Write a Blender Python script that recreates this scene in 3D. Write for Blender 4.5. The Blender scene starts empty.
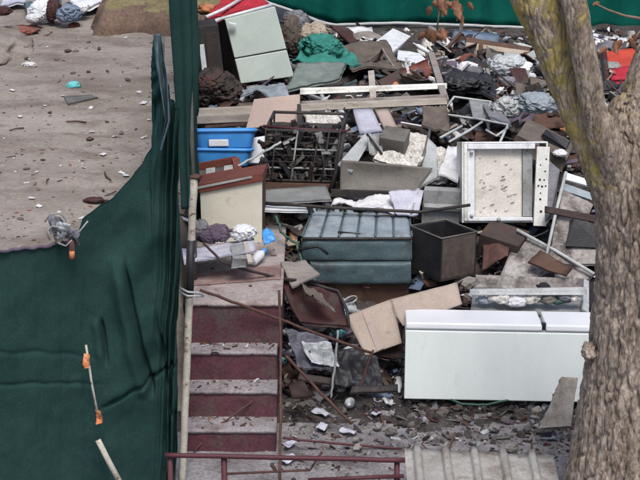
import bpy, math, random
from mathutils import Vector, Matrix, Euler, noise
R = math.radians
random.seed(7)
sc = bpy.context.scene
COL = sc.collection
# ------------------------------------------------------------------ camera
CH, PITCH, F = 5.85, R(20.0), 1790.0          # camera height, pitch, focal length in photo pixels
CAM = Vector((0, 0, CH))
FW = Vector((0, math.cos(PITCH), -math.sin(PITCH)))
UP = Vector((0, math.sin(PITCH), math.cos(PITCH)))
RT = Vector((1, 0, 0))
cd = bpy.data.cameras.new('camera'); cam = bpy.data.objects.new('camera', cd); COL.objects.link(cam)
cam.location = CAM; cam.rotation_euler = (R(90) - PITCH, 0, 0)
cd.sensor_width = 36; cd.lens = 36 * F / 640; cd.clip_start = .1; cd.clip_end = 2000
sc.camera = cam

def P(px, py, Y):
    d = FW + RT * ((px - 320) / F) + UP * ((240 - py) / F)
    return CAM + d * (Y / d.y)
def PZ(px, py, z):
    d = FW + RT * ((px - 320) / F) + UP * ((240 - py) / F)
    return CAM + d * ((z - CH) / d.z)
def proj(p):
    q = p - CAM; w = q.dot(FW)
    return 320 + F * q.dot(RT) / w, 240 - F * q.dot(UP) / w
def lerp(a, b, t): return a + (b - a) * t
def pw(tab, x):
    if x <= tab[0][0]: return tab[0][1]
    for (a, b), (c, d) in zip(tab, tab[1:]):
        if x <= c: return lerp(b, d, (x - a) / (c - a)) if c > a else d
    return tab[-1][1]
def sm(a, b, x):
    t = min(1, max(0, (x - a) / (b - a))); return t * t * (3 - 2 * t)
def N(x, y=0, z=0): return noise.noise(Vector((x, y, z)))
def FB(x, y=0, z=0, o=4):
    s, a = 0, .5
    for i in range(o):
        s += a * noise.noise(Vector((x, y, z))); x *= 2.03; y *= 2.03; z *= 2.03; a *= .5
    return s

# ------------------------------------------------------------------ terrain heights
PROF = [(11.9, 0), (12.35, .02), (12.9, .33), (13.6, .70), (14.5, .93), (16, 1.08), (18, 1.13), (20, 1.0), (21.2, .72), (24, .85), (40, .92)]
LOT = .92
def xb(y): return -.93 - .0656 * (y - 12)
def heap(x, y):
    return pw(PROF, y)
def terr(x, y):
    h = heap(x, y) - (.12 if 12.6 < y < 21.5 else 0)
    if x > 4: h = lerp(h, .9 * sm(12, 13, y), sm(4, 7, x))
    lot = LOT * sm(12.35, 12.75, y)
    lot += .035 * FB(x * .9, y * .7, 3) + .03 * FB(x * 5, y * 5, 8)
    t = sm(xb(y) - .12, xb(y) + .02, x)
    z = lerp(lot, h + .03 * FB(x * 3, y * 3, 1), t)
    return z
def SF(px, py):                                   # point of the heap surface seen at a pixel
    lo, hi = 11.0, 30.0
    for i in range(40):
        m = (lo + hi) / 2; p = P(px, py, m)
        if p.z > heap(p.x, p.y): lo = m
        else: hi = m
    return (lo + hi) / 2

# ------------------------------------------------------------------ materials
MATS = {}
def M(name, c, c2=None, rough=.75, scale=6, dirt=.3, dc=(.09, .075, .065), bump=.25, metal=0, speck=.25, stretch=None, spec=.3, rust=0, fine=90):
    m = bpy.data.materials.new(name); m.use_nodes = True; MATS[name] = m
    nt = m.node_tree; nd = nt.nodes; lk = nt.links
    b = nd['Principled BSDF']; b.inputs['Roughness'].default_value = rough; b.inputs['Metallic'].default_value = metal
    b.inputs['Specular IOR Level'].default_value = spec
    tc = nd.new('ShaderNodeTexCoord'); oi = nd.new('ShaderNodeObjectInfo')
    mp = nd.new('ShaderNodeMapping'); lk.new(tc.outputs['Object'], mp.inputs['Vector'])
    ml = nd.new('ShaderNodeMath'); ml.operation = 'MULTIPLY'; ml.inputs[1].default_value = 37
    lk.new(oi.outputs['Random'], ml.inputs[0]); lk.new(ml.outputs[0], mp.inputs['Location'])
    if stretch: mp.inputs['Scale'].default_value = stretch
    def nz(s, d=6, r=.6):
        n = nd.new('ShaderNodeTexNoise'); n.inputs['Scale'].default_value = s; n.inputs['Detail'].default_value = d
        n.inputs['Roughness'].default_value = r; lk.new(mp.outputs[0], n.inputs['Vector']); return n.outputs['Fac']
    def ramp(f, a, bb):
        r = nd.new('ShaderNodeMapRange'); r.inputs[1].default_value = a; r.inputs[2].default_value = bb
        lk.new(f, r.inputs[0]); return r.outputs[0]
    def mix(f, a, bb, mode='MIX'):
        x = nd.new('ShaderNodeMix'); x.data_type = 'RGBA'; x.blend_type = mode
        if isinstance(f, float): x.inputs[0].default_value = f
        else: lk.new(f, x.inputs[0])
        for v, k in ((a, 6), (bb, 7)):
            if isinstance(v, tuple): x.inputs[k].default_value = (*v, 1)
            else: lk.new(v, x.inputs[k])
        return x.outputs[2]
    c2 = c2 or tuple(v * .7 for v in c)
    col = mix(ramp(nz(scale), .38, .62), c, c2)
    if dirt > 0:
        t = .66 - dirt * .36
        col = mix(ramp(nz(scale * .55 + 1.3, 9, .72), t, t + .16), col, dc)
    if rust > 0:
        t = .70 - rust * .3
        col = mix(ramp(nz(scale * 1.7 + 2.1, 8, .7), t, t + .06), col, (.13, .05, .02))
    fn = nz(fine, 3, .6)
    k = ramp(fn, .3, .7)
    g = nd.new('ShaderNodeMapRange'); g.inputs[3].default_value = 1 - speck; g.inputs[4].default_value = 1 + speck * .5
    lk.new(k, g.inputs[0])
    cb = nd.new('ShaderNodeCombineColor'); [lk.new(g.outputs[0], cb.inputs[i]) for i in range(3)]
    col = mix(1.0, col, cb.outputs[0], 'MULTIPLY')
    lk.new(col, b.inputs['Base Color'])
    if bump:
        bp = nd.new('ShaderNodeBump'); bp.inputs['Strength'].default_value = bump; bp.inputs['Distance'].default_value = .012
        ad = nd.new('ShaderNodeMath'); ad.operation = 'ADD'; lk.new(nz(scale * 3, 8, .7), ad.inputs[0]); lk.new(fn, ad.inputs[1])
        lk.new(ad.outputs[0], bp.inputs['Height']); lk.new(bp.outputs[0], b.inputs['Normal'])
    return m
M('white_enamel', (.80, .86, .83), (.75, .81, .78), rough=.38, scale=2.2, dirt=.16, rust=.03, dc=(.56, .57, .52), stretch=(2.2, 1, .5), bump=.04, speck=.05, spec=.5)
M('skylit_enamel', (.86, .88, .90), (.80, .83, .86), rough=.33, scale=2, dirt=.05, dc=(.55, .55, .52), bump=.03, speck=.04, spec=.5)  # whiter than the body, sky light on the upturned doors painted in
M('pale_green_enamel', (.54, .61, .57), (.47, .54, .50), rough=.5, scale=2.5, dirt=.12, dc=(.28, .29, .26), bump=.06, speck=.08)
M('dirty_enamel', (.74, .74, .71), (.60, .60, .56), rough=.55, scale=5, dirt=.32, dc=(.24, .20, .17), bump=.15, rust=.22, speck=.2)
M('cream_panel', (.64, .60, .55), (.56, .53, .48), rough=.6, scale=6, dirt=.24, dc=(.34, .30, .26), bump=.2, speck=.2)
M('cream_board', (.74, .71, .60), (.68, .65, .54), rough=.6, scale=4, dirt=.16, dc=(.35, .31, .25), bump=.08, speck=.1)
M('white_plastic', (.72, .74, .76), (.60, .62, .65), rough=.5, scale=7, dirt=.25, dc=(.32, .30, .28), bump=.1, speck=.15)
M('white_paper', (.70, .70, .71), (.58, .58, .60), rough=.8, scale=9, dirt=.28, dc=(.30, .26, .23), bump=.2, speck=.2)
M('foam', (.72, .70, .66), (.55, .52, .47), rough=.9, scale=16, dirt=.38, dc=(.16, .13, .11), bump=.6, speck=.45, fine=60)
M('grey_metal', (.30, .31, .31), (.22, .23, .23), rough=.5, scale=5, dirt=.30, dc=(.13, .11, .10), bump=.12, rust=.18)
M('light_metal', (.46, .48, .48), (.36, .38, .38), rough=.45, scale=6, dirt=.25, dc=(.2, .17, .15), bump=.1, rust=.12)
M('dull_metal', (.155, .145, .13), (.11, .10, .09), rough=.55, scale=5, dirt=.35, dc=(.09, .075, .06), bump=.2, rust=.2)
M('burnt_metal', (.028, .027, .030), (.05, .042, .038), rough=.65, scale=9, dirt=.25, dc=(.10, .075, .06), bump=.3, rust=.1)
M('black_plastic', (.018, .018, .021), (.03, .03, .034), rough=.45, scale=8, dirt=.22, dc=(.09, .08, .07), bump=.2)
M('black_film', (.02, .02, .024), (.03, .03, .034), rough=.55, scale=5, dirt=.03, dc=(.06, .055, .05), bump=.3, spec=.5)
M('blue_plastic', (.06, .30, .72), (.05, .25, .64), rough=.42, scale=5, dirt=.08, dc=(.14, .22, .36), bump=.05, speck=.08, spec=.45)
M('teal_cloth', (.045, .25, .205), (.03, .17, .145), rough=.9, scale=10, dirt=.15, dc=(.06, .13, .11), bump=.4)
M('grey_green_mat', (.20, .24, .22), (.15, .18, .17), rough=.9, scale=9, dirt=.25, dc=(.1, .1, .09), bump=.4)
M('red_cloth', (.50, .03, .05), (.38, .02, .035), rough=.7, scale=8, dirt=.12, dc=(.2, .04, .04), bump=.3)
M('dark_red', (.075, .026, .028), (.05, .022, .023), rough=.85, scale=7, dirt=.5, dc=(.075, .06, .052), bump=.2)
M('orange_plastic', (.55, .16, .06), (.5, .26, .14), rough=.5, scale=7, dirt=.15, bump=.1)
M('maroon_paint', (.125, .045, .060), (.095, .037, .048), rough=.85, scale=5, dirt=.50, dc=(.105, .078, .076), bump=.35, speck=.3, fine=45)
M('dusty_red', (.24, .15, .14), (.18, .11, .105), rough=.9, scale=7, dirt=.5, dc=(.28, .23, .215), bump=.3)
M('step_concrete', (.31, .285, .295), (.22, .20, .205), rough=.9, scale=7, dirt=.45, dc=(.17, .13, .125), bump=.45, speck=.3, fine=50)
M('landing_concrete', (.36, .315, .30), (.28, .24, .23), rough=.9, scale=4, dirt=.4, dc=(.20, .13, .125), bump=.4, speck=.25, fine=40)
M('red_paint_metal', (.085, .024, .032), (.07, .022, .027), rough=.55, scale=14, dirt=.2, dc=(.07, .04, .035), bump=.2, rust=.2)
M('rusty_bar', (.12, .055, .045), (.075, .04, .035), rough=.8, scale=16, dirt=.2, bump=.3)
M('chipped_paint', (.52, .49, .42), (.44, .41, .35), rough=.6, scale=10, dirt=.3, dc=(.14, .09, .06), bump=.25, rust=.4)
M('grey_wood', (.30, .27, .25), (.21, .19, .175), rough=.85, scale=5, dirt=.3, dc=(.12, .1, .09), bump=.3, stretch=(1, 5, 5))
M('pale_wood', (.47, .43, .38), (.37, .33, .29), rough=.85, scale=5, dirt=.25, dc=(.2, .17, .15), bump=.3, stretch=(1, 5, 5))
M('brown_wood', (.12, .065, .045), (.08, .045, .033), rough=.7, scale=6, dirt=.25, dc=(.08, .065, .055), bump=.25, stretch=(1, 4, 4))
M('red_wood', (.20, .065, .045), (.14, .045, .035), rough=.65, scale=6, dirt=.25, dc=(.12, .085, .07), bump=.2, stretch=(1, 4, 4))
M('pink_board', (.44, .35, .31), (.38, .30, .265), rough=.9, scale=3, dirt=.2, dc=(.25, .2, .18), bump=.15, speck=.12)
M('cardboard', (.45, .37, .31), (.38, .31, .26), rough=.9, scale=4, dirt=.25, dc=(.22, .17, .14), bump=.2, speck=.15)
M('brown_fabric', (.15, .125, .105), (.11, .09, .075), rough=.95, scale=9, dirt=.3, dc=(.07, .06, .05), bump=.4)
M('purple_cloth', (.14, .105, .15), (.09, .07, .10), rough=.95, scale=9, dirt=.2, dc=(.06, .05, .055), bump=.4)
M('grey_cloth', (.23, .23, .25), (.15, .15, .17), rough=.95, scale=9, dirt=.25, dc=(.09, .08, .075), bump=.4)
M('beige_bag', (.42, .36, .29), (.33, .28, .22), rough=.9, scale=8, dirt=.25, dc=(.2, .16, .13), bump=.4)
M('vinyl', (.085, .13, .14), (.062, .102, .114), rough=.5, scale=4, dirt=.38, dc=(.05, .058, .062), bump=.25, spec=.4)
M('vinyl_panel', (.30, .345, .385), (.23, .275, .31), rough=.55, scale=6, dirt=.42, dc=(.15, .16, .17), bump=.25)
M('drywall', (.40, .375, .355), (.28, .255, .24), rough=.95, scale=7, dirt=.52, dc=(.10, .085, .078), bump=.4, speck=.3, fine=40)
M('stone', (.20, .18, .168), (.13, .117, .108), rough=.95, scale=10, dirt=.35, dc=(.13, .105, .09), bump=.5, speck=.3)
M('brick', (.28, .10, .07), (.2, .08, .06), rough=.95, scale=10, dirt=.35, dc=(.15, .12, .1), bump=.4)
M('rubber', (.015, .015, .02), (.028, .025, .03), rough=.8, scale=10, dirt=.25, dc=(.06, .05, .055), bump=.3)
M('clear_film', (.55, .58, .60), (.38, .41, .43), rough=.25, scale=14, dirt=.25, dc=(.2, .2, .2), bump=.5, spec=.6)
M('turquoise', (.12, .48, .50), (.2, .58, .6), rough=.6, scale=12, dirt=.1, bump=.2)
M('corrugated', (.38, .37, .345), (.28, .265, .245), rough=.6, scale=5, dirt=.48, dc=(.17, .135, .11), bump=.2, rust=.25)
M('hose_green', (.05, .12, .09), (.04, .09, .07), rough=.5, dirt=.2)
M('cable', (.03, .022, .026), (.05, .03, .034), rough=.6, dirt=.2)
M('dead_leaf', (.24, .115, .065), (.15, .075, .045), rough=.85, scale=18, dirt=.2, dc=(.09, .045, .025), bump=.3)
M('twig_bark', (.26, .185, .13), (.17, .13, .10), rough=.9, scale=12, dirt=.2, bump=.3)
M('yard', (.27, .255, .262), (.19, .176, .18), rough=.7, scale=2.6, dirt=.46, dc=(.085, .074, .072), bump=.5, speck=.4, fine=38)
M('rubbish', (.05, .043, .041), (.09, .08, .075), rough=.95, scale=5, dirt=.4, dc=(.04, .035, .033), bump=.7, speck=.5, fine=30)  # near black, the shade of the heap gaps is put into this colour
M('bank_earth', (.17, .115, .085), (.12, .08, .062), rough=.95, scale=2.5, dirt=.3, dc=(.09, .06, .045), bump=.6, speck=.35, fine=25)
M('bank_grass', (.22, .18, .09), (.15, .13, .06), rough=.95, scale=3, dirt=.3, dc=(.16, .1, .07), bump=.6, speck=.35, fine=25)
M('dark_wood', (.05, .03, .028), (.035, .022, .02), rough=.7, scale=6, dirt=.3, dc=(.07, .055, .05), bump=.3)
M('scorched', (.06, .045, .038), (.036, .03, .027), rough=.7, scale=4, dirt=.35, dc=(.10, .03, .03), bump=.3, rust=.3)
M('sack_film', (.15, .15, .185), (.08, .08, .10), rough=.45, scale=8, dirt=.3, dc=(.05, .045, .045), bump=.4)
M('slab_stone', (.36, .325, .29), (.27, .24, .21), rough=.95, scale=7, dirt=.4, dc=(.18, .15, .125), bump=.4)
M('red_orange', (.50, .065, .035), (.38, .045, .03), rough=.6, scale=6, dirt=.3, dc=(.12, .04, .03), bump=.15)
M('box_side', (.13, .105, .09), (.075, .06, .052), rough=.7, scale=5, dirt=.4, dc=(.07, .03, .028), bump=.3, rust=.25)
M('glass_blue', (.12, .17, .26), (.2, .24, .32), rough=.3, dirt=.15, bump=.1)
M('lilac_paper', (.52, .52, .60), (.43, .43, .51), rough=.8, scale=7, dirt=.18, dc=(.3, .27, .28), bump=.15)

def mesh_mat(name, c, c2):
    m = M(name, c, c2, rough=.9, scale=3.0, dirt=.30, dc=tuple(v * 1.25 + .006 for v in c), bump=.0, speck=.3, fine=150)
    nt = m.node_tree; nd = nt.nodes; lk = nt.links; b = nd['Principled BSDF']
    tc = nd.new('ShaderNodeTexCoord'); bs = []
    for d, s in (('Z', 60), ('X', 45)):
        w = nd.new('ShaderNodeTexWave'); w.bands_direction = d; w.inputs['Scale'].default_value = s; w.inputs['Distortion'].default_value = 1.2
        lk.new(tc.outputs['Object'], w.inputs['Vector']); bs.append(w.outputs['Fac'])
    src = b.inputs['Base Color'].links[0].from_socket
    w2 = nd.new('ShaderNodeTexWave'); w2.bands_direction = 'Z'; w2.inputs['Scale'].default_value = 33; w2.inputs['Distortion'].default_value = 3; w2.inputs['Detail'].default_value = 4; lk.new(tc.outputs['Object'], w2.inputs['Vector'])
    mr = nd.new('ShaderNodeMapRange'); mr.inputs[3].default_value = .94; mr.inputs[4].default_value = 1.04; lk.new(w2.outputs['Fac'], mr.inputs[0])
    cc = nd.new('ShaderNodeCombineColor'); [lk.new(mr.outputs[0], cc.inputs[i]) for i in range(3)]
    mm = nd.new('ShaderNodeMix'); mm.data_type = 'RGBA'; mm.blend_type = 'MULTIPLY'; mm.inputs[0].default_value = 1; lk.new(src, mm.inputs[6]); lk.new(cc.outputs[0], mm.inputs[7]); lk.new(mm.outputs[2], b.inputs['Base Color'])
    a = nd.new('ShaderNodeMath'); a.operation = 'ADD'; lk.new(bs[0], a.inputs[0]); lk.new(bs[1], a.inputs[1])
    b.inputs['Specular IOR Level'].default_value = .04; b.inputs['Roughness'].default_value = 1
    bp = nd.new('ShaderNodeBump'); bp.inputs['Strength'].default_value = .5; bp.inputs['Distance'].default_value = .004
    lk.new(a.outputs[0], bp.inputs['Height']); lk.new(bp.outputs[0], b.inputs['Normal'])
    return m
mesh_mat('green_mesh', (.022, .056, .053), (.029, .069, .064))
mesh_mat('back_mesh', (.008, .13, .10), (.006, .09, .075))
mesh_mat('highlight_mesh', (.10, .16, .19), (.14, .20, .23))  # pale bluish copy of the screen cloth, highlights put into its colour

def dirt_mat():
    m = M('dirt', (.315, .283, .255), (.225, .196, .172), rough=.98, scale=1.1, dirt=.50, dc=(.165, .135, .115), bump=.6, speck=.22, fine=30, stretch=(.8, 1.3, 1))
    return m
dirt_mat()
def bark_mat(name, moss, zlo, zhi):
    m = M(name, (.42, .35, .29), (.25, .195, .155), rough=.95, scale=13, dirt=.36, dc=(.095, .068, .052), bump=1.0, speck=.6, stretch=(1, 1, .34), fine=60)
    nt = m.node_tree; nd = nt.nodes; lk = nt.links; b = nd['Principled BSDF']
    src = b.inputs['Base Color'].links[0].from_socket
    tc = nd.new('ShaderNodeTexCoord'); n = nd.new('ShaderNodeTexNoise'); n.inputs['Scale'].default_value = 9; n.inputs['Detail'].default_value = 10; n.inputs['Roughness'].default_value = .8
    lk.new(tc.outputs['Object'], n.inputs['Vector'])
    sx = nd.new('ShaderNodeSeparateXYZ'); lk.new(tc.outputs['Object'], sx.inputs[0])
    h = nd.new('ShaderNodeMapRange'); h.inputs[1].default_value = zlo; h.inputs[2].default_value = zhi; h.inputs[3].default_value = -.22; h.inputs[4].default_value = moss
    lk.new(sx.outputs[2], h.inputs[0])
    a = nd.new('ShaderNodeMath'); a.operation = 'ADD'; lk.new(n.outputs['Fac'], a.inputs[0]); lk.new(h.outputs[0], a.inputs[1])
    r = nd.new('ShaderNodeMapRange'); r.inputs[1].default_value = .5; r.inputs[2].default_value = .62; lk.new(a.outputs[0], r.inputs[0])
    mx = nd.new('ShaderNodeMix'); mx.data_type = 'RGBA'; lk.new(r.outputs[0], mx.inputs[0]); lk.new(src, mx.inputs[6])
    n2 = nd.new('ShaderNodeTexNoise'); n2.inputs['Scale'].default_value = 22; n2.inputs['Detail'].default_value = 5; lk.new(tc.outputs['Object'], n2.inputs['Vector'])
    cr = nd.new('ShaderNodeMix'); cr.data_type = 'RGBA'; lk.new(n2.outputs['Fac'], cr.inputs[0]); cr.inputs[6].default_value = (.19, .155, .055, 1); cr.inputs[7].default_value = (.52, .42, .13, 1)
    lk.new(cr.outputs[2], mx.inputs[7]); lk.new(mx.outputs[2], b.inputs['Base Color'])
bark_mat('bark', -.045, 1.7, 2.5)
bark_mat('mossy_bark', .055, 1.9, 2.5)

# ------------------------------------------------------------------ mesh builder (world coordinates)
CRUMPLE = {'white_plastic', 'white_paper', 'clear_film', 'grey_cloth', 'purple_cloth', 'teal_cloth', 'brown_fabric', 'black_film', 'scorched', 'dark_red', 'glass_blue', 'vinyl_panel', 'light_metal', 'dull_metal', 'grey_metal', 'blue_plastic', 'beige_bag', 'turquoise'}
class MB:
    def __init__(s): s.v = []; s.f = []; s.m = []; s.sm = []; s.mats = []
    def mi(s, mat):
        if mat not in s.mats: s.mats.append(mat)
        return s.mats.index(mat)
    def add(s, vs, fs, mat, smooth=False):
        o = len(s.v); k = s.mi(mat); s.v += [Vector(v) for v in vs]
        for f in fs: s.f.append([i + o for i in f]); s.m.append(k); s.sm.append(smooth)
    def hexa(s, p, mat): s.add(p, [(0, 3, 2, 1), (4, 5, 6, 7), (0, 1, 5, 4), (1, 2, 6, 5), (2, 3, 7, 6), (3, 0, 4, 7)], mat)
    def box(s, lo, hi, mat, T=None):
        (a, b, c), (d, e, f) = lo, hi
        p = [Vector(q) for q in ((a, b, c), (d, b, c), (d, e, c), (a, e, c), (a, b, f), (d, b, f), (d, e, f), (a, e, f))]
        s.hexa([T @ q for q in p] if T else p, mat)
    def tube(s, pts, r, mat, n=8, T=None, closed=False):
        pts = [Vector(p) for p in pts]
        if T: pts = [T @ p for p in pts]
        rs = r if isinstance(r, (list, tuple)) else [r] * len(pts)
        vs = []; fs = []; ref = None
        L = len(pts)
        for i, p in enumerate(pts):
            if closed: d = (pts[(i + 1) % L] - pts[i - 1]).normalized()
            else: d = (pts[min(i + 1, L - 1)] - pts[max(i - 1, 0)]).normalized()
            if ref is None: ref = Vector((0, 0, 1)) if abs(d.z) < .9 else Vector((1, 0, 0))
            a = d.cross(ref).normalized(); b = a.cross(d).normalized(); ref = b
            for k in range(n):
                t = 2 * math.pi * k / n; vs.append(p + (a * math.cos(t) + b * math.sin(t)) * rs[i])
        for i in range(L if closed else L - 1):
            for k in range(n):
                j = (i + 1) % L
                fs.append((i * n + k, i * n + (k + 1) % n, j * n + (k + 1) % n, j * n + k))
        if not closed: fs += [tuple(range(n))[::-1], tuple(range((L - 1) * n, L * n))]
        s.add(vs, fs, mat, True)
    def sheet(s, fn, nu, nv, th, mat, smooth=True):
        g = [[fn(i / nu, j / nv) for j in range(nv + 1)] for i in range(nu + 1)]
        vs = []; back = []
        for i in range(nu + 1):
            for j in range(nv + 1):
                a = g[min(i + 1, nu)][j] - g[max(i - 1, 0)][j]; b = g[i][min(j + 1, nv)] - g[i][max(j - 1, 0)]
                n = a.cross(b)
                n = n.normalized() if n.length > 1e-9 else Vector((0, 1, 0))
                if n.dot(g[i][j] - CAM) < 0: n = -n
                vs.append(g[i][j]); back.append(g[i][j] + n * th)
        w = nv + 1; o = len(vs); fs = []
        for i in range(nu):
            for j in range(nv):
                a, b, c, d = i * w + j, (i + 1) * w + j, (i + 1) * w + j + 1, i * w + j + 1
                fs.append((a, b, c, d)); fs.append((a + o, d + o, c + o, b + o))
        for i in range(nu):
            for j in (0, nv): a, b = i * w + j, (i + 1) * w + j; fs.append((a, a + o, b + o, b))
        for j in range(nv):
            for i in (0, nu): a, b = i * w + j, i * w + j + 1; fs.append((a, b, b + o, a + o))
        s.add(vs + back, fs, mat, smooth)
    def quad(s, q, th, mat, nu=1, nv=1, amp=0, fr=3, seed=0, bend=0, smooth=None):
        p = [x if isinstance(x, Vector) else P(*x) for x in q]      # tl tr br bl
        nrm = (p[1] - p[0]).cross(p[3] - p[0]).normalized()
        def fn(u, v):
            x = p[0].lerp(p[1], u).lerp(p[3].lerp(p[2], u), v)
            d = 0
            if amp: d += amp * 2 * FB(x.x * fr + seed * 3.1, x.y * fr, x.z * fr + seed, 4)
            if bend: d += bend * math.sin(math.pi * u) * math.sin(math.pi * min(1, v + .0))
            return x + nrm * d
        s.sheet(fn, nu, nv, th, mat, (amp > 0) if smooth is None else smooth)
    def lump(s, c, r, mat, seed=0, amp=.25, fr=1.6, sub=4, rot=(0, 0, 0), ridge=True, flat=-9):
        if ridge and sub >= 4 and mat in CRUMPLE: return s.pile(c, r, mat, seed)
        import bmesh
        if mat in ('white_plastic', 'white_paper', 'light_metal', 'clear_film'): amp *= .6
        bm = bmesh.new(); bmesh.ops.create_icosphere(bm, subdivisions=sub, radius=1)
        T = Euler(rot).to_matrix()
        vs = []
        for v in bm.verts:
            q = v.co.copy()
            n = FB(q.x * fr * .8 + seed * 7.7, q.y * fr * .8, q.z * fr * .8, 4)
            if ridge:
                o = Vector((seed * 3.7, seed * 1.3, 0)); w = Vector((FB(q.y * 1.7 + seed, q.z * 1.7, 3, 2), FB(q.z * 1.7, q.x * 1.7, seed, 2), n)) * .55
                a = (q + w) * fr * .85 + o; b_ = (q * 1.0 + w * .6) * fr * 2.1 - o
                n = n * .55 + .42 * (.55 - 2.2 * abs(noise.noise(Vector((a.x * 1.6, a.y, a.z * .8))))) + .20 * (.5 - 2.2 * abs(noise.noise(Vector((b_.x, b_.y * 1.5, b_.z * .8)))))
            q *= 1 + amp * n * 1.6
            q.z = max(q.z, flat)
            q = Vector((q.x * r[0], q.y * r[1], q.z * r[2]))
            vs.append(Vector(c) + T @ q)
        fs = [tuple(v.index for v in f.verts) for f in bm.faces]; bm.free()
        s.add(vs, fs, mat, sub > 2 and mat not in ('white_plastic', 'white_paper', 'light_metal', 'clear_film', 'stone', 'drywall'))
    def pile(s, c, r, mat, seed, n=9):                    # a heap of overlapping crumpled sheets
        rn = random.Random(int(seed * 97) + 5); c = Vector(c)
        for i in range(n):
            if i == 0: d = Vector((0, -.35, 1))
            else: d = Vector((rn.gauss(0, .8), rn.gauss(-.55, .6), rn.uniform(-.5, .9)))
            d.normalize(); a = d.orthogonal().normalized(); a = Matrix.Rotation(rn.uniform(0, 6.3), 3, d) @ a; b = d.cross(a)
            su, sv, k = rn.uniform(.7, 1.25), rn.uniform(.7, 1.25), (1.0 if i == 0 else rn.uniform(.72, 1.08)); sd = rn.uniform(0, 90)
            def fn(u, v):
                x, y = (u - .5) * 2 * su, (v - .5) * 2 * sv
                x += .22 * N(y * 2.2 + sd, sd) ; y += .22 * N(x * 2.2, sd + 4)
                q = (d + a * x + b * y); q.normalize()
                w = FB(x * 1.2 + sd, y * 1.2, sd, 2)
                f = .5 - 2.4 * abs(noise.noise(Vector((x * 1.9 + w + sd, y * 1.1 + w, sd))))
                g = .5 - 2.4 * abs(noise.noise(Vector((x * 2.6 - w, y * 5 + w * 2 + sd, sd + 9))))
                q *= k * (1 + .20 * f + .10 * g)
                q.z = max(q.z, -.8)
                return c + Vector((q.x * r[0], q.y * r[1], q.z * r[2]))
            s.sheet(fn, 26, 26, .004, mat)
    def build(s, name, parent=None, origin=None, bevel=0):
        if origin is None:
            origin = (parent.location + (parent.parent.location if parent.parent else Vector())) if parent is not None else None
        if origin is None:
            xs = [v.x for v in s.v]; ys = [v.y for v in s.v]; zs = [v.z for v in s.v]
            origin = Vector(((min(xs) + max(xs)) / 2, (min(ys) + max(ys)) / 2, min(zs)))
        me = bpy.data.meshes.new(name)
        me.from_pydata([tuple(v - origin) for v in s.v], [], s.f)
        for k in s.mats: me.materials.append(MATS[k])
        me.polygons.foreach_set('material_index', s.m); me.polygons.foreach_set('use_smooth', s.sm); me.update()
        o = bpy.data.objects.new(name, me); COL.objects.link(o)
        if parent is None: o.location = origin
        else:
            o.parent = parent
            po = parent.location if parent.parent is None else parent.parent.location + parent.location
            o.location = origin - po
        if bevel:
            b = o.modifiers.new('bevel', 'BEVEL'); b.width = bevel; b.segments = 2; b.limit_method = 'ANGLE'; b.angle_limit = R(40)
        return o
def tag(o, label=None, cat=None, group=None, kind=None):
    if label: o['label'] = label
    if cat: o['category'] = cat
    if group: o['group'] = group
    if kind: o['kind'] = kind
    return o
def thing(name, label, cat, loc, group=None):
    o = bpy.data.objects.new(name, None); COL.objects.link(o); o.location = loc; o.empty_display_size = .1
    return tag(o, label, cat, group)
def part(parent, name, fn, bevel=0):
    mb = MB(); fn(mb); return mb.build(name, parent, bevel=bevel)
def solo(name, label, cat, fn, bevel=0, group=None):
    mb = MB(); fn(mb); return tag(mb.build(name, bevel=bevel), label, cat, group)
def TM(loc, rx=0, ry=0, rz=0): return Matrix.Translation(Vector(loc)) @ Euler((R(rx), R(ry), R(rz))).to_matrix().to_4x4()
def seg(px, py, Y): return P(px, py, Y)

#SETTING
# ------------------------------------------------------------------ ground
def lines(a, b, st, far):
    L = [a + i * st for i in range(int((b - a) / st) + 1)]
    g = [1, 3, 8, 20, 60, 200]
    return [a - k for k in reversed(g) if k <= far] + L + [L[-1] + k for k in g if k <= far]
def make_ground():
    xs = lines(-3.6, 3.6, .05, 200); ys = lines(8.0, 24.0, .07, 200); mb = MB()
    vs = [(x, y, terr(x, y)) for x in xs for y in ys]; w = len(ys)
    fl, fy = [], []
    for i in range(len(xs) - 1):
        for j in range(w - 1):
            f = (i * w + j, (i + 1) * w + j, (i + 1) * w + j + 1, i * w + j + 1)
            x, y = (xs[i] + xs[i + 1]) / 2, (ys[j] + ys[j + 1]) / 2
            lot = (x < xb(y) - .05 and y > 12.3) or y > 23
            (fl if lot else fy).append(f)
    mb.add(vs, fl, 'dirt', True)
    k = mb.mi('yard'); hk = mb.mi('rubbish')
    for f in fy:
        y = vs[f[0]][1]
        mb.f.append(list(f)); x = vs[f[0]][0]; mb.m.append(hk if 12.02 + .3 * FB(x * 2, y * 2, 3) < y < 22 or (abs(x - xb(y)) < .3 and y > 11.9) else k); mb.sm.append(True)
    o = mb.build('ground', origin=Vector((0, 0, 0))); tag(o, kind='structure')
make_ground()
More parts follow.
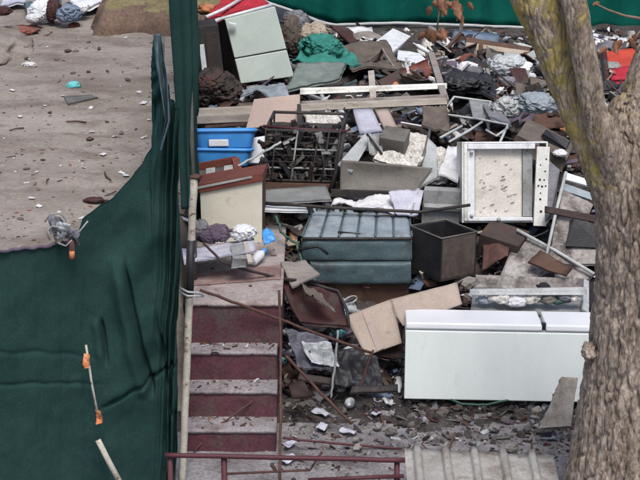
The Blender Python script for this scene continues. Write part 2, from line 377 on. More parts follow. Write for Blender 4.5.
def make_bank():
    mb = MB()
    def fn(u, v):
        px = lerp(82, 250, u); y0 = 20.55 + .25 * N(u * 5, 2)
        z = [0.86, 1.00, 1.22, 1.33, 1.36, 1.3][min(5, int(v * 5))]
        t = v * 5; i = min(4, int(t)); zz = [0.80, 1.0, 1.14, 1.20, 1.22, 1.0]; yy = [0, .08, .22, .7, 2.4, 4.0]
        z = lerp(zz[i], zz[i + 1], t - i); y = y0 + lerp(yy[i], yy[i + 1], t - i)
        e = sm(0, .12, u)
        x = P(px, 15, y0).x
        return Vector((x, y, lerp(.8, z, e) + .05 * FB(x * 4, y * 4, v * 3)))
    mb.sheet(fn, 60, 24, .05, 'bank_earth')
    k = mb.mi('bank_grass')
    for i, f in enumerate(mb.f):
        c = sum((mb.v[j] for j in f), Vector()) / len(f)
        if c.z > 1.16 + .04 * N(c.x * 3, c.y * 3): mb.m[i] = k
    tag(mb.build('earth_bank'), kind='structure')
make_bank()
def make_mound():
    mb = MB()
    c = P(-10, 36, 19.9); c.z = LOT - .05
    mb.lump(c, (.44, .9, .22), 'dirt', 3, .34, 2.2, 5, ridge=False)
    tag(mb.build('dirt_mound'), kind='structure')
make_mound()

# stairs
STEPS = []; SX = []
def make_stairs():
    rows = [(452, 430, 417), (417, 391, 380), (380, 352, 343), (343, 303, 238)]
    z = 0; y = PZ(235, 452, 0).y
    xl, xr = P(190, 400, 12).x, P(277, 400, 12).x; SX.extend((xl, xr))
    root = thing('staircase', 'maroon painted concrete steps climbing to a landing beside the white post', 'staircase', Vector(((xl + xr) / 2, y, 0)))
    ns = Vector((0, 0, 0))
    for i, (b, t, e) in enumerate(rows):
        z2 = P(235, t, y).z; y2 = PZ(235, e, z2).y
        last = i == 3
        def riser(mb, y=y, z=z, z2=z2, y2=y2, i=i):
            ya = y2 + .9 if not last else y2
            x0 = xl - .03 if last else xl
            x1 = xr + (.035 if last else .004 * N(i * 3.3))
            def fn(u, v):
                p = Vector((lerp(x0, x1, u), y, lerp(z - .05, z2 - .022, v)))
                p.y += .010 * FB(p.x * 9, i * 5, p.z * 9) + .004
                return p
            mb.box((x0, y + .02, z - .06 if i else -.15), (x1, ya, z2 - .024), 'maroon_paint')
            mb.sheet(fn, 34, 10, .015, 'maroon_paint')
        part(root, 'riser', riser)
        def tread(mb, y=y, z2=z2, y2=y2, i=i):
            x0 = xl - .03 if last else xl - .003; x1 = xr + (.04 if last else .005 + .004 * N(i * 3.3))
            def fn(u, v):
                x = lerp(x0, x1, u); yy = lerp(y - .008, y2 + (.01 if not last else .3), v)
                e = min(u, 1 - u, v) * 25
                zz = z2 + .004 * FB(x * 8, yy * 8, i) - (.005 * max(0, 1 - e) * (.6 + N(x * 20, yy * 20))) - (.02 * max(0, N(x * 9, i * 7.7) - .42) * 3 if v == 0 else 0) 
                return Vector((x, yy + (.003 * N(x * 14, i * 9) + .06 * max(0, N(x * 11, i * 5.1) - .38) if v == 0 else 0), zz))
            mb.sheet(fn, 40, 24 if last else 12, .024, 'landing_concrete' if last else 'step_concrete')
            if not last: return
            def worn(u, v):                                    # red painted band crossing the landing
                x = lerp(x0 + .02, x1 - .02, u); yy = lerp(y + .33 + .14 * u + .02 * N(x * 9), y + .56 + .22 * u + .03 * N(x * 7, 4), v)
                return Vector((x, yy, z2 + .008 + .004 * FB(x * 8, yy * 8, i)))
            mb.sheet(worn, 40, 8, .004, 'dusty_red')
        part(root, 'tread', tread)
        STEPS.append((y, y2, z2)); y, z = y2, z2
    return z2
LZ = make_stairs()

# ------------------------------------------------------------------ mesh fences
def near_fence():
    root = thing('mesh_fence', 'sagging dark green mesh screen hung across the foreground beside the steps', 'mesh fence', Vector((-1.6, 11.0, 0)))
    tops = [(-70, 262), (-30, 257), (0, 252), (25, 249), (50, 245), (70, 241), (78, 232), (82, 220), (95, 210), (112, 198), (128, 182), (142, 164), (151, 148), (155, 132), (153, 90), (152, 55), (153, 38), (158, 34), (163, 44), (165, 62), (167, 84), (170, 96), (174, 104), (179, 108)]
    n = len(tops) - 1
    def fn(u, v):
        t = u * n; i = min(n - 1, int(t)); f = t - i
        px = lerp(tops[i][0], tops[i + 1][0], f); row = lerp(tops[i][1], tops[i + 1][1], f)
        row += 2.2 * N(px * .12, 4.4)
        Y = lerp(10.6, 11.0, sm(-70, 180, px))
        T = P(px, row, Y)
        pb = px if px < 150 else 150 + (px - 150) * .85
        Bp = P(pb + 4 * N(px * .1), 478, Y); Bp.z = -.12
        w = (1 - v) ** 1.0
        p = T.lerp(Bp, w)
        cx, cy = proj(p)
        # tension folds fanning out of the upper corner, wrinkles and bulges
        ang = math.atan2(cy - 60, 175 - cx)
        near = sm(40, 150, px)
        d = .055 * near * math.sin(ang * 17 + 1.5 * N(cx * .02, cy * .02)) * sm(.0, .25, w)
        d += .04 * FB(cx * .012 + 5, cy * .008, 2, 4) + .02 * FB(cx * .05, cy * .03, 7, 3) + .012 * (.3 - abs(FB((cx + cy * .5) * .016, (cy - cx * .3) * .011, 17, 4)))* 1.6
        d += .05 * sm(150, 178, px) * math.sin(cy * .045 + px)
        cr = 126 + (cy - 270) * .20 + 4 * N(cy * .03)            # the long hanging crease and the swag below it
        k = sm(250, 285, cy) * (1 - sm(385, 402, cy))
        d += k * (.07 * math.exp(-((cx - cr) / (2.0 + 1.2 * sm(280, 340, cy))) ** 2) - .05 * math.exp(-((cx - cr + 9) / 7) ** 2))
        c4 = 146 + (cy - 300) * .16 + 3 * N(cy * .05, 2)
        d += sm(300, 340, cy) * (1 - sm(410, 440, cy)) * .05 * math.exp(-((cx - c4 - 8) / 2.2) ** 2)
        sw = 407 - (cx - 100) * .52 + 3 * N(cx * .08)
        for gx in (18, 38, 62, 84): d += .006 * math.exp(-((cx - gx - 3 * N(cy * .02, gx)) / 1.6) ** 2)
        d += sm(98, 112, cx) * (.045 * math.exp(-((cy - sw) / 2.0) ** 2) - .015 * math.exp(-((cy - sw + 8) / 7) ** 2))
        c3 = 102 + (cy - 325) * .14
        d += sm(316, 328, cy) * (1 - sm(352, 368, cy)) * (.06 * math.exp(-((cx - c3) / 1.8) ** 2) - .03 * math.exp(-((cx - c3 + 6) / 5) ** 2))
        hl = 345 + .02 * cx                                      # slack horizontal seams
        d += (1 - sm(85, 110, cx)) * (.010 * math.exp(-((cy - 352 - cx * .05 - 3 * N(cx * .04)) / 2.5) ** 2) + .012 * math.exp(-((cy - 386 + cx * .03 - 3 * N(cx * .05, 3)) / 2.0) ** 2))
        p.y += d
        p.x += .02 * FB(cx * .02, cy * .02, 11, 3)
        return p
    part(root, 'screen', lambda mb: mb.sheet(fn, 330, 190, .004, 'green_mesh'))
    part(root, 'top_hem', lambda mb: mb.tube([fn(i / 60 * .235, 1) + Vector((0, -.012, .004)) for i in range(61)], .011, 'purple_cloth', 6))
    def rag(mb):
        for i, (x0, y0, x1, y1, m) in enumerate(((46, 214, 66, 236, 'grey_cloth'), (54, 218, 74, 242, 'clear_film'), (60, 226, 82, 240, 'sack_film'), (48, 226, 62, 244, 'dull_metal'), (68, 230, 80, 246, 'grey_cloth'))):
            mb.quad([(x0, y0 + 3 * N(i), 10.78), (x1, y0 + 4, 10.74), (x1 - 3, y1, 10.72), (x0 + 4, y1 - 2, 10.76)], .003, m, 16, 16, .07, 9, i * 3)
        for q in ([(45, 222), (50, 214), (60, 213), (66, 220), (64, 232)], [(70, 236), (80, 231), (88, 221)], [(50, 240), (46, 232), (52, 226), (62, 228)], [(72, 240), (66, 246), (58, 243)]):
            mb.tube([P(x, y, 10.72) for x, y in q], .006, 'grey_metal', 6)
    part(root, 'tie_rag', rag)
    part(root, 'post_cap', lambda mb: [mb.tube([P(72, 240, 10.74), P(72, 259, 10.74)], .022, 'rusty_bar', 10), mb.tube([P(72, 251, 10.725), P(72, 258, 10.725)], .018, 'orange_plastic', 10)])
    part(root, 'stake', lambda mb: [mb.tube([P(86, 345, 10.79), P(92, 385, 10.78), P(99, 420, 10.77)], .008, 'chipped_paint', 8), mb.tube([P(98, 440, 10.76), P(107, 458, 10.73), P(122, 486, 10.7)], .02, 'chipped_paint', 10)])
    for (x, y, r) in ((86, 361, .02), (98, 417, .022)):
        part(root, 'tear_glow', lambda mb: mb.quad([(x - 3, y - 7, 10.76), (x + 3, y - 6, 10.75), (x + 4, y + 6, 10.74), (x - 2, y + 7, 10.75)], .004, 'orange_plastic', 12, 14, .03, 14, x))  # orange patch paints the glow at a tear in the screen
    def wrap(u, v):                                              # folded edge of the screen at the corner post, its highlights painted pale
        row = lerp(34, 150, v); px = pw([(0, 157), (.25, 160), (.5, 165), (.75, 168), (1, 161)], v) + pw([(0, 4), (.3, 4.5), (.6, 3), (1, .8)], v) * (u - .5) * 2
        return P(px, row, 10.86 + .05 * math.sin(u * 7 + row * .05) + .03 * N(row * .06, u * 3))
    part(root, 'folded_edge', lambda mb: mb.sheet(wrap, 14, 60, .004, 'highlight_mesh'))
    part(root, 'corner_post', lambda mb: mb.tube([P(161, 38, 11.3), P(168, 480, 11.27)], .024, 'dull_metal', 10))
near_fence()
def side_fence():
    root = thing('mesh_fence', 'dark green mesh fence seen edge on between the dirt lot and the heap', 'mesh fence', P(190, 280, 12.7))
    def line(y): return (193 - 320) / F * (.94 * y + 1.6)
    def fn(u, v):
        y = lerp(12.6, 20.4, u); z = lerp(.86, 3.2, v)
        x = line(y) + .05 * math.sin(y * 2.3 + 1 + .6 * v) * sm(12, 13.5, y) + .03 * FB(y * .9, z * .5, 3, 3) * 2 + .02 * N(y * 4, z * 3)
        return Vector((x, y, z))
    part(root, 'screen', lambda mb: mb.sheet(fn, 160, 50, .004, 'green_mesh'))
    def fn2(u, v):                                               # a loose strip of the screen gathered round the first post
        a = u * 2 * math.pi * 1.2; z = lerp(1.5, 3.4, v); r = .035 + .05 * sm(2.0, 2.7, z) + .02 * math.sin(a * 4) + .02 * N(z * 1.5, u * 5)
        return Vector((line(12.65) - .02 + r * math.cos(a) * .95 + .02 * N(z * .8), 12.65 + r * math.sin(a), z))
    part(root, 'gathered_strip', lambda mb: mb.sheet(fn2, 50, 60, .004, 'green_mesh'))
    for y in (12.65, 14.6, 17.4, 20.3):
        part(root, 'post', lambda mb: mb.tube([(line(y) - .0, y, .8), (line(y), y, 3.4)], .03, 'dull_metal', 10))
side_fence()
def back_fence():
    root = thing('mesh_fence', 'bright green mesh fence closing the far side of the heap', 'mesh fence', P(480, 26, 21.8))
    def low(px): return pw([(255, -10), (265, 1), (290, 9), (320, 21), (335, 24), (400, 22), (480, 25), (640, 31), (760, 33)], px)
    def fn(u, v):
        px = lerp(258, 760, u); Y = 21.8
        b = P(px, low(px), Y); p = b.copy(); p.z = lerp(b.z, 3.0, v)
        p.y += .10 * math.sin(px * .045 + 1.3 * v) * .6 + .12 * FB(px * .02, v * 2, 4, 4) + .03 * math.sin(px * .2)
        return p
    part(root, 'screen', lambda mb: mb.sheet(fn, 220, 24, .004, 'back_mesh'))
    part(root, 'bottom_rail', lambda mb: mb.tube([P(px, low(px) + 1 + .6 * N(px * .05), 21.68) for px in range(258, 761, 6)], .02, 'light_metal', 8))
    for px in (330, 500, 680, 758):
        part(root, 'post', lambda mb: mb.tube([P(px, 40, 21.95) - Vector((0, 0, .4)), P(px, 40, 21.95) + Vector((0, 0, 2.7))], .03, 'grey_metal', 10))
back_fence()
def white_post():
    root = thing('steel_post', 'chipped white painted post standing at the left edge of the steps', 'post', P(183, 482, 11.15))
    part(root, 'shaft', lambda mb: mb.tube([P(lerp(194, 182, i / 20) + .8 * N(i * .7), lerp(178, 488, i / 20), 11.45 - .30 * i / 20) for i in range(21)], .026, 'chipped_paint', 12))
    part(root, 'wire_tie', lambda mb: [mb.tube([P(180, 288 + k * 4, 11.33), P(188, 292 + k * 4, 11.25), P(199, 293 + k * 3, 11.29), P(203, 296, 11.4)], .008, 'light_metal', 6) for k in range(2)])
    part(root, 'dark_length', lambda mb: mb.tube([P(191.2, 240, 11.39), P(189.2, 296, 11.33)], .03, 'black_plastic', 12))  # black tube covering a middle length of the post
    part(root, 'bracket', lambda mb: mb.lump(P(195, 177, 11.45), (.035, .03, .018), 'rusty_bar', 4, .4, 2, 3))
white_post()

#RAIL
def railing():
    root = thing('red_railing', 'dark red pipe railing crossing the bottom of the picture', 'railing', P(290, 470, 9.8))
    part(root, 'top_rail', lambda mb: mb.tube([P(x, 455 + (x - 165) * .022 + .6 * N(x * .03), 9.8) for x in range(165, 406, 12)], .0155, 'red_paint_metal', 10))
    part(root, 'post', lambda mb: mb.tube([P(224, 458, 9.82), P(224, 458, 9.82) - Vector((0, 0, 1.0))], .019, 'red_paint_metal', 10))
    part(root, 'post', lambda mb: mb.tube([P(397, 462, 9.82), P(397, 462, 9.82) - Vector((0, 0, 1.0))], .018, 'red_paint_metal', 10))
    part(root, 'post', lambda mb: mb.tube([P(170, 455, 9.82), P(168, 456, 9.82) - Vector((0, 0, 1.0))], .018, 'red_paint_metal', 10))
    part(root, 'lower_rail', lambda mb: mb.tube([P(308, 480, 9.8), P(404, 476, 9.8)], .013, 'red_paint_metal', 8))
    part(root, 'lower_rail', lambda mb: mb.tube([P(222, 474, 9.82), P(310, 470, 9.82), P(322, 452, 9.9)], .008, 'rusty_bar', 8))
railing()
def bar(label, pts, r=.009, mat='rusty_bar', name='steel_bar', cat='steel bar', jit=1.0):
    P3 = []
    for (a, b) in zip(pts, pts[1:]):
        for i in range(8):
            t = i / 8; P3.append((lerp(a[0], b[0], t) + jit * N(a[0] + i * .6, b[1] * .3), lerp(a[1], b[1], t) + jit * N(b[0] + i * .5, 7), lerp(a[2], b[2], t)))
    P3.append(pts[-1])
    return solo(name, label, cat, lambda mb: mb.tube([P(*q) for q in P3], r, mat, 8))
bar('thin rusty upright bar just right of the maroon steps', [(279, 290, 11.9), (281, 350, 11.75), (280, 486, 11.15)], .010)
bar('thin grey upright bar near the dark plastic sack', [(338, 330, 12.3), (334, 372, 12.2), (331, 398, 12.12)], .009, 'grey_metal')
bar('long rusty bar slanting from the white post down past the cardboard', [(200, 290, 12.0), (250, 308, 12.1), (310, 331, 12.2), (372, 353, 12.35)], .011)
bar('short bent rusty bar hanging below the flattened cardboard', [(373, 350, 12.33), (364, 376, 12.3), (357, 398, 12.25)], .009)
bar('rusty bar leaning down to the rubble right of the lowest step', [(286, 356, 12.0), (316, 388, 11.95), (352, 424, 11.85)], .012)
bar('thin dark red bar lying across the littered concrete above the railing', [(283, 438, 11.6), (330, 443, 11.62), (402, 449, 11.66)], .009, 'red_paint_metal')
bar('thin curved rusty rod lying across the lowest steps', [(194, 452, 11.56), (215, 428, 11.7), (248, 405, 11.8), (272, 384, 11.95)], .007)
bar('black cable sagging from the white post across the landing', [(203, 243, 12.6), (222, 262, 12.55), (246, 270, 12.6), (284, 279, 12.75), (330, 283, 12.9)], .010, 'cable', 'cable', 'cable')
bar('grey metal rod poking out above the red wood frame', [(238, 166, 13.9), (262, 153, 14.1), (281, 142, 14.2)], .010, 'light_metal')
bar('green hose looping down left of the padded bench', [(275, 216, 13.5), (281, 232, 13.4), (296, 243, 13.3), (302, 262, 13.2), (316, 282, 13.0)], .011, 'hose_green', 'hose', 'hose', 2)
bar('thin green hose lying in the rubble below the white fridge', [(446, 398, 12.3), (462, 404, 12.22), (486, 405, 12.2), (512, 399, 12.28)], .009, 'hose_green', 'hose', 'hose')

def corrugated():
    root = thing('corrugated_sheet', 'dirty grey corrugated roofing sheet lying at the bottom edge left of the tree', 'roofing sheet', P(480, 478, 10.5))
    a, b = PZ(404, 448, .30), PZ(553, 455, .30)
    def fn(u, v):
        p = a.lerp(b, u); p.y -= 1.9 * v; p.z -= .12 * v
        x = u * 5.2
        w = abs((x - .45) % 1 - .5) * 2
        p.z += .035 * sm(.62, .85, w) + .012 * FB(p.x * 4, p.y * 4, 2)
        p.y += (.02 * N(p.x * 8) if v == 0 else 0)
        return p
    part(root, 'sheet', lambda mb: mb.sheet(fn, 130, 30, .003, 'corrugated'))
    part(root, 'bearer', lambda mb: mb.box((a.x + .05, a.y - .22, .02), (b.x - .05, a.y - .14, .27), 'grey_wood'))
    part(root, 'bearer', lambda mb: mb.box((a.x + .05, a.y - 1.7, -.02), (b.x - .05, a.y - 1.62, .175), 'grey_wood'))
corrugated()

#TREE
def tree():
    root = thing('tree', 'thick barked tree forking into mossy limbs at the right edge', 'tree', Vector((P(650, 400, 10.5).x, 10.5, 0)))
    def trunk_mesh(mb, path, mat, n, step, ridge, top=False):
        pts = [(P(px, py, Y), r) for px, py, Y, r in path]
        # resample
        out = []
        for (p, r), (q, s) in zip(pts, pts[1:]):
            k = max(1, int((q - p).length / step))
            for i in range(k): out.append((p.lerp(q, i / k), lerp(r, s, i / k)))
        out.append(pts[-1])
        for it in range(12):
            o2 = [out[0]]
            for a, b, c in zip(out, out[1:], out[2:]): o2.append(((a[0] + b[0] * 2 + c[0]) / 4, (a[1] + b[1] * 2 + c[1]) / 4))
            out = o2 + [out[-1]]
        vs = []; fs = []; L = len(out)
        for i, (p, r) in enumerate(out):
            d = (out[min(i + 1, L - 1)][0] - out[max(i - 1, 0)][0]).normalized()
            a = d.cross(Vector((0, 1, 0))).normalized(); b = a.cross(d).normalized()
            for k in range(n):
                t = 2 * math.pi * k / n; e = a * math.cos(t) + b * math.sin(t); q = p + e * r
                wx = .10 * FB(q.x * 4, q.y * 4, q.z * 3, 3); g = 13 if r > .2 else 17
                d1 = noise.voronoi(Vector(((q.x + wx) * g, (q.y + wx) * g, (q.z + wx * .8) * 1.7)))[0]
                d2 = noise.voronoi(Vector(((q.x - wx) * g * 2.1 + 7, (q.y + wx) * g * 2.1, (q.z + wx) * 5)))[0]
                crack = max(0, 1 - (d1[1] - d1[0]) * 4.2) ** 1.5; c2 = max(0, 1 - (d2[1] - d2[0]) * 4) ** 1.5
                dd = -ridge * (crack + .32 * c2) + ridge * .6 * FB(q.x * 30, q.y * 30, q.z * 12, 4) + .022 * FB(q.x * 2.6, q.y * 2.6, q.z * 1.6, 3) * (r / .4)
                vs.append(q + e * dd)
        for i in range(L - 1):
            for k in range(n): fs.append((i * n + k, i * n + (k + 1) % n, (i + 1) * n + (k + 1) % n, (i + 1) * n + k))
        fs.append(tuple(range((L - 1) * n, L * n)))
        mb.add(vs, fs, mat, True)
    part(root, 'trunk', lambda mb: trunk_mesh(mb, [(668, 600, 10.5, .82), (662, 520, 10.5, .70), (658, 470, 10.5, .60), (654, 410, 10.5, .50), (653, 350, 10.5, .415), (653, 280, 10.5, .365), (653, 220, 10.5, .355), (650, 170, 10.52, .35), (642, 135, 10.54, .29), (638, 110, 10.56, .20), (638, 92, 10.58, .12)], 'bark', 330, .010, .026))
    part(root, 'limb', lambda mb: trunk_mesh(mb, [(645, 245, 10.5, .24), (618, 188, 10.44, .175), (594, 140, 10.44, .132), (574, 103, 10.46, .112), (561, 69, 10.45, .116), (550, 34, 10.45, .13), (537, 0, 10.45, .152), (515, -60, 10.45, .135), (470, -190, 10.4, .11), (440, -330, 10.4, .08)], 'mossy_bark', 190, .010, .013))
    part(root, 'limb', lambda mb: trunk_mesh(mb, [(642, 235, 10.60, .18), (624, 185, 10.42, .14), (604, 140, 10.30, .098), (592, 103, 10.27, .078), (587, 69, 10.25, .078), (580, 34, 10.25, .076), (574, 0, 10.25, .074), (568, -40, 10.3, .074), (575, -160, 10.5, .06), (600, -320, 10.8, .04)], 'bark', 130, .010, .009))
    part(root, 'limb', lambda mb: trunk_mesh(mb, [(640, 170, 10.6, .24), (652, 95, 10.62, .19), (668, 30, 10.7, .15), (690, -60, 10.75, .13), (720, -250, 10.8, .08)], 'bark', 100, .014, .015))
    part(root, 'knot', lambda mb: mb.lump(P(590, 351, 10.44), (.05, .07, .05), 'bark', 3, .5, 1.5, 4))
    def twig(name, pts, r): return part(root, name, lambda mb: mb.tube([P(*q) for q in pts], [lerp(r, r * .35, i / (len(pts) - 1)) for i in range(len(pts))], 'twig_bark', 7))
    twig('twig', [(668, 30, 10.6), (650, 20, 10.4), (625, 16, 10.3), (608, 10, 10.25), (596, 4, 10.2)], .012)
    twig('twig', [(535, -20, 10.2), (500, -34, 10.1), (470, -26, 10.0), (452, -8, 9.95), (440, 6, 9.95), (437, 30, 9.95)], .012)
    twig('twig', [(452, -8, 9.95), (456, 4, 9.95), (461, 14, 9.94)], .006)
    twig('twig', [(650, 20, 10.4), (636, 36, 10.35), (622, 44, 10.3)], .007)
    rnd = random.Random(5)
    def leaf(px, py, Y, ln, ang):
        ln *= .72
        def fn(mb):
            c = P(px, py, Y); ca, sa = math.cos(R(ang)), math.sin(R(ang)); ph = rnd.uniform(-.6, .6); cu = rnd.uniform(.2, .5)
            def s(u, v):
                t = u; w = ln * .40 * math.sin(math.pi * t ** .8) ** .7 * (.62 + .38 * abs(math.cos(t * 9 + px))) * (v - .5) * 2
                curl = (v - .5) * 2 * 1.2 * (.4 + cu)
                lx, lz = t * ln, w * math.cos(curl * .8); d = abs(w) * math.sin(abs(curl) * .8) + ph * t * t * ln * 1.3 + .05 * ln * FB(t * 6, v * 6, px)
                return c + Vector((ca * lx - sa * lz, d, -(sa * lx + ca * lz)))
            mb.sheet(s, 14, 8, .0015, 'dead_leaf')
        part(root, 'leaf', fn)
    for (px, py, ln, ang) in ((444, 3, .10, 20), (458, 2, .10, 150), (468, 2, .09, 60), (435, 34, .09, 20), (444, 34, .09, 130), (430, 6, .09, 95), (438, 0, .14, 60), (446, 2, .13, 100), (455, 0, .14, 75), (462, 6, .12, 110), (432, 2, .10, 30), (428, 28, .13, 80), (436, 30, .12, 100), (441, 28, .11, 70), (447, 30, .08, 110), (425, 32, .10, 120), (461, 14, .09, 80),
                              (622, 40, .12, 120), (615, 42, .10, 80), (630, 38, .13, 60), (636, 34, .11, 95), (608, 48, .09, 150), (600, 3, .07, 170)):
        leaf(px, py, 9.93 if px < 500 else 10.25, ln, ang)
tree()

#OBJECTS
def rect_box(mb, T, w, d, h, mat): mb.box((0, 0, 0), (w, d, h), mat, T)
# --- the white fridge on its back
def fridge():
    o = P(404, 399, 12.28); T = TM(o, -8, 0.5, -1.5); W, D, Hh = 1.50, .42, .535
    root = thing('fridge', 'large white fridge lying on its back in front of the heap', 'fridge', o)
    part(root, 'body', lambda mb: mb.box((0, 0, 0), (W, D, Hh), 'white_enamel', T), .008)
    part(root, 'door', lambda mb: mb.box((.002, -.004, Hh + .012), (1.018, D, Hh + .062), 'skylit_enamel', T), .012)
    part(root, 'freezer_door', lambda mb: mb.box((1.046, -.004, Hh + .012), (W, D, Hh + .062), 'skylit_enamel', T), .012)
    for x in (.06, 1.38): part(root, 'foot', lambda mb: mb.box((x, .03, -.03), (x + .06, .09, .0), 'black_plastic', T))
    part(root, 'gasket', lambda mb: mb.box((.01, .01, Hh - .002), (W - .01, D - .01, Hh + .014), 'light_metal', T))
    part(root, 'hinge', lambda mb: mb.box((1.015, .02, Hh + .0), (1.049, .06, Hh + .068), 'black_plastic', T), .003)
    part(root, 'base_grille', lambda mb: [mb.box((-.016, .02, .02 + i * .058), (.0, D - .02, .062 + i * .058), 'black_plastic', T) for i in range(8)])
fridge()
# --- washing machine shell
def washer():
    o = P(462, 223, 13.85); T = TM(o, -17, 0, 1); W, D, Hh = .71, .45, .665
    root = thing('washing_machine', 'open white washing machine shell with a dirty back panel and punched side strip', 'washing machine', o)
    part(root, 'casing', lambda mb: [mb.box((0, 0, 0), (.014, D, Hh), 'dirty_enamel', T), mb.box((W - .014, .03, .0), (W, D, Hh), 'dirty_enamel', T),
        mb.box((.016, .02, 0), (W - .016, D, .014), 'dirty_enamel', T), mb.box((.016, .0, Hh - .014), (W - .016, D, Hh), 'white_plastic', T)], .004)
    def back(mb):
        p = lambda u, v: T @ Vector((lerp(.11, .50, u), .06 + .012 * FB(u * 4, v * 4, 3), lerp(.03, Hh - .03, v)))
        mb.sheet(p, 20, 20, .01, 'cream_panel')
        for i in range(26):
            x, z = random.uniform(.13, .47), random.uniform(.06, Hh - .06)
            a = random.uniform(.01, .04)
            mb.tube([T @ Vector((x, .054, z)), T @ Vector((x + a * .6, .048, z + a * .2)), T @ Vector((x + a, .054, z + a * .35))], .0032, 'dull_metal' if i % 3 == 0 else 'cream_panel', 6)
    part(root, 'back_panel', back)
    part(root, 'frame', lambda mb: [mb.box((.016, -.006, .016), (.045, .09, Hh - .016), 'dirty_enamel', T), mb.box((.047, .01, .016), (.105, .11, Hh - .016), 'white_plastic', T),
        mb.box((.047, -.01, Hh - .06), (.60, .06, Hh - .016), 'white_plastic', T), mb.box((.047, -.01, .016), (.58, .09, .045), 'white_plastic', T)], .004)
    part(root, 'shade_strip', lambda mb: mb.box((.505, .05, .05), (.585, .3, Hh - .062), 'grey_metal', T))  # grey strip painted in for the shadow beside the back panel
    def strip(mb):
        T2 = T @ Matrix.Rotation(R(2.5), 4, 'Y')
        mb.box((.585, -.03, .0), (.69, .02, Hh - .015), 'dirty_enamel', T2)
        for i, (x, z, r) in enumerate(((.62, .38, .012), (.655, .38, .009), (.61, .33, .01), (.64, .325, .012), (.67, .33, .009), (.63, .22, .012), (.66, .45, .009), (.62, .50, .008), (.64, .12, .014), (.665, .55, .009), (.63, .27, .008))):
            mb.tube([T2 @ Vector((x, -.034, z)), T2 @ Vector((x, -.0285, z))], r * .8, 'black_plastic', 9)  # raised black discs paint the dark of the punched holes
    part(root, 'control_strip', strip, .003)
    for x, z in ((.08, .06), (.08, .58), (.30, .03)): part(root, 'hose_stub', lambda mb: mb.tube([T @ Vector((x, .03, z)), T @ Vector((x, -.02, z))], .016, 'light_metal', 10))
washer()
# --- pale green fridge far back
def green_fridge():
    Y = 17.35
    q = [P(224, 19, Y + .14), P(274, 6, Y + .10), P(293, 76, Y), P(240, 83, Y)]
    e = Vector((-.20, .47, -.20))
    root = thing('fridge', 'pale green fridge standing tilted at the back near the red cloth', 'fridge', (q[3] + q[2]) / 2)
    n = Vector((.25, -1, .12)).normalized() * .05
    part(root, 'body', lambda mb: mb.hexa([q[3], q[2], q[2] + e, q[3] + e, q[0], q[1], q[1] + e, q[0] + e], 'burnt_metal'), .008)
    def door(mb, a, b):
        L = lambda t: q[0].lerp(q[3], t); Rr = lambda t: q[1].lerp(q[2], t)
        p = [L(b), Rr(b), Rr(a), L(a)]; o = [x + n * .12 for x in p]; f = [x + n for x in p]
        mb.hexa([f[0], f[1], o[1], o[0], f[3], f[2], o[2], o[3]], 'pale_green_enamel')
    fd = part(root, 'freezer_door', lambda mb: door(mb, .0, .60), .008)
    part(root, 'door', lambda mb: door(mb, .618, 1.0), .008)
    c = P(231, 24, Y + .06) + n * 1.05
    part(fd, 'handle', lambda mb: mb.box((-.04, -.02, -.018), (.04, .02, .018), 'white_plastic', TM(c, 0, 14, 0)), .006)
green_fridge()
# --- blue tubs
def tub(label, cx, base, Y, w, d, h, rz, rx=0, ry=0):
    o = P(cx, base, Y); T = TM(o, rx, ry, rz)
    root = thing('plastic_tub', label, 'plastic tub', o, 'blue plastic tubs beside the mesh fence')
    def ring(s, z, rr=.06, n=6):
        a, b = w / 2 * s, d / 2 * s; pts = []
        for k, (sx, sy) in enumerate(((1, 1), (-1, 1), (-1, -1), (1, -1))):
            for i in range(n + 1):
                t = (k + i / n) * math.pi / 2
                pts.append(T @ Vector((sx * (a - rr) + rr * math.cos(t), sy * (b - rr) + rr * math.sin(t), z)))
        return pts
    def shell(mb):
        st = [(.84, .0), (.86, .012), (.93, h * .6), (.96, h - .035), (.96, h), (.93, h), (.90, h * .6), (.83, .014)]
        rs = [ring(*s) for s in st]; n = len(rs[0]); vs = sum(rs, []); fs = []
        for i in range(len(rs) - 1):
            for k in range(n): fs.append((i * n + k, i * n + (k + 1) % n, (i + 1) * n + (k + 1) % n, (i + 1) * n + k))
        fs += [tuple(range(n))[::-1], tuple(range((len(rs) - 1) * n, len(rs) * n))]
        mb.add(vs, fs, 'blue_plastic', True)
    part(root, 'shell', shell)
    part(root, 'rim', lambda mb: mb.tube(ring(.985, h - .012), .016, 'blue_plastic', 8, closed=True))
    return root, T
r1, T1 = tub('lower blue plastic tub, stacked against the mesh fence', 222, 165, 14.75, .52, .34, .155, 4, -13, 2)
r2, T2 = tub('upper blue plastic tub, tilted on top of the other one', 224, 148, 14.8, .55, .34, .165, 6, -15, 1)
part(r2, 'handle', lambda mb: mb.box((-.14, -.2, .02), (.03, -.172, .08), 'white_plastic', T2), .008)
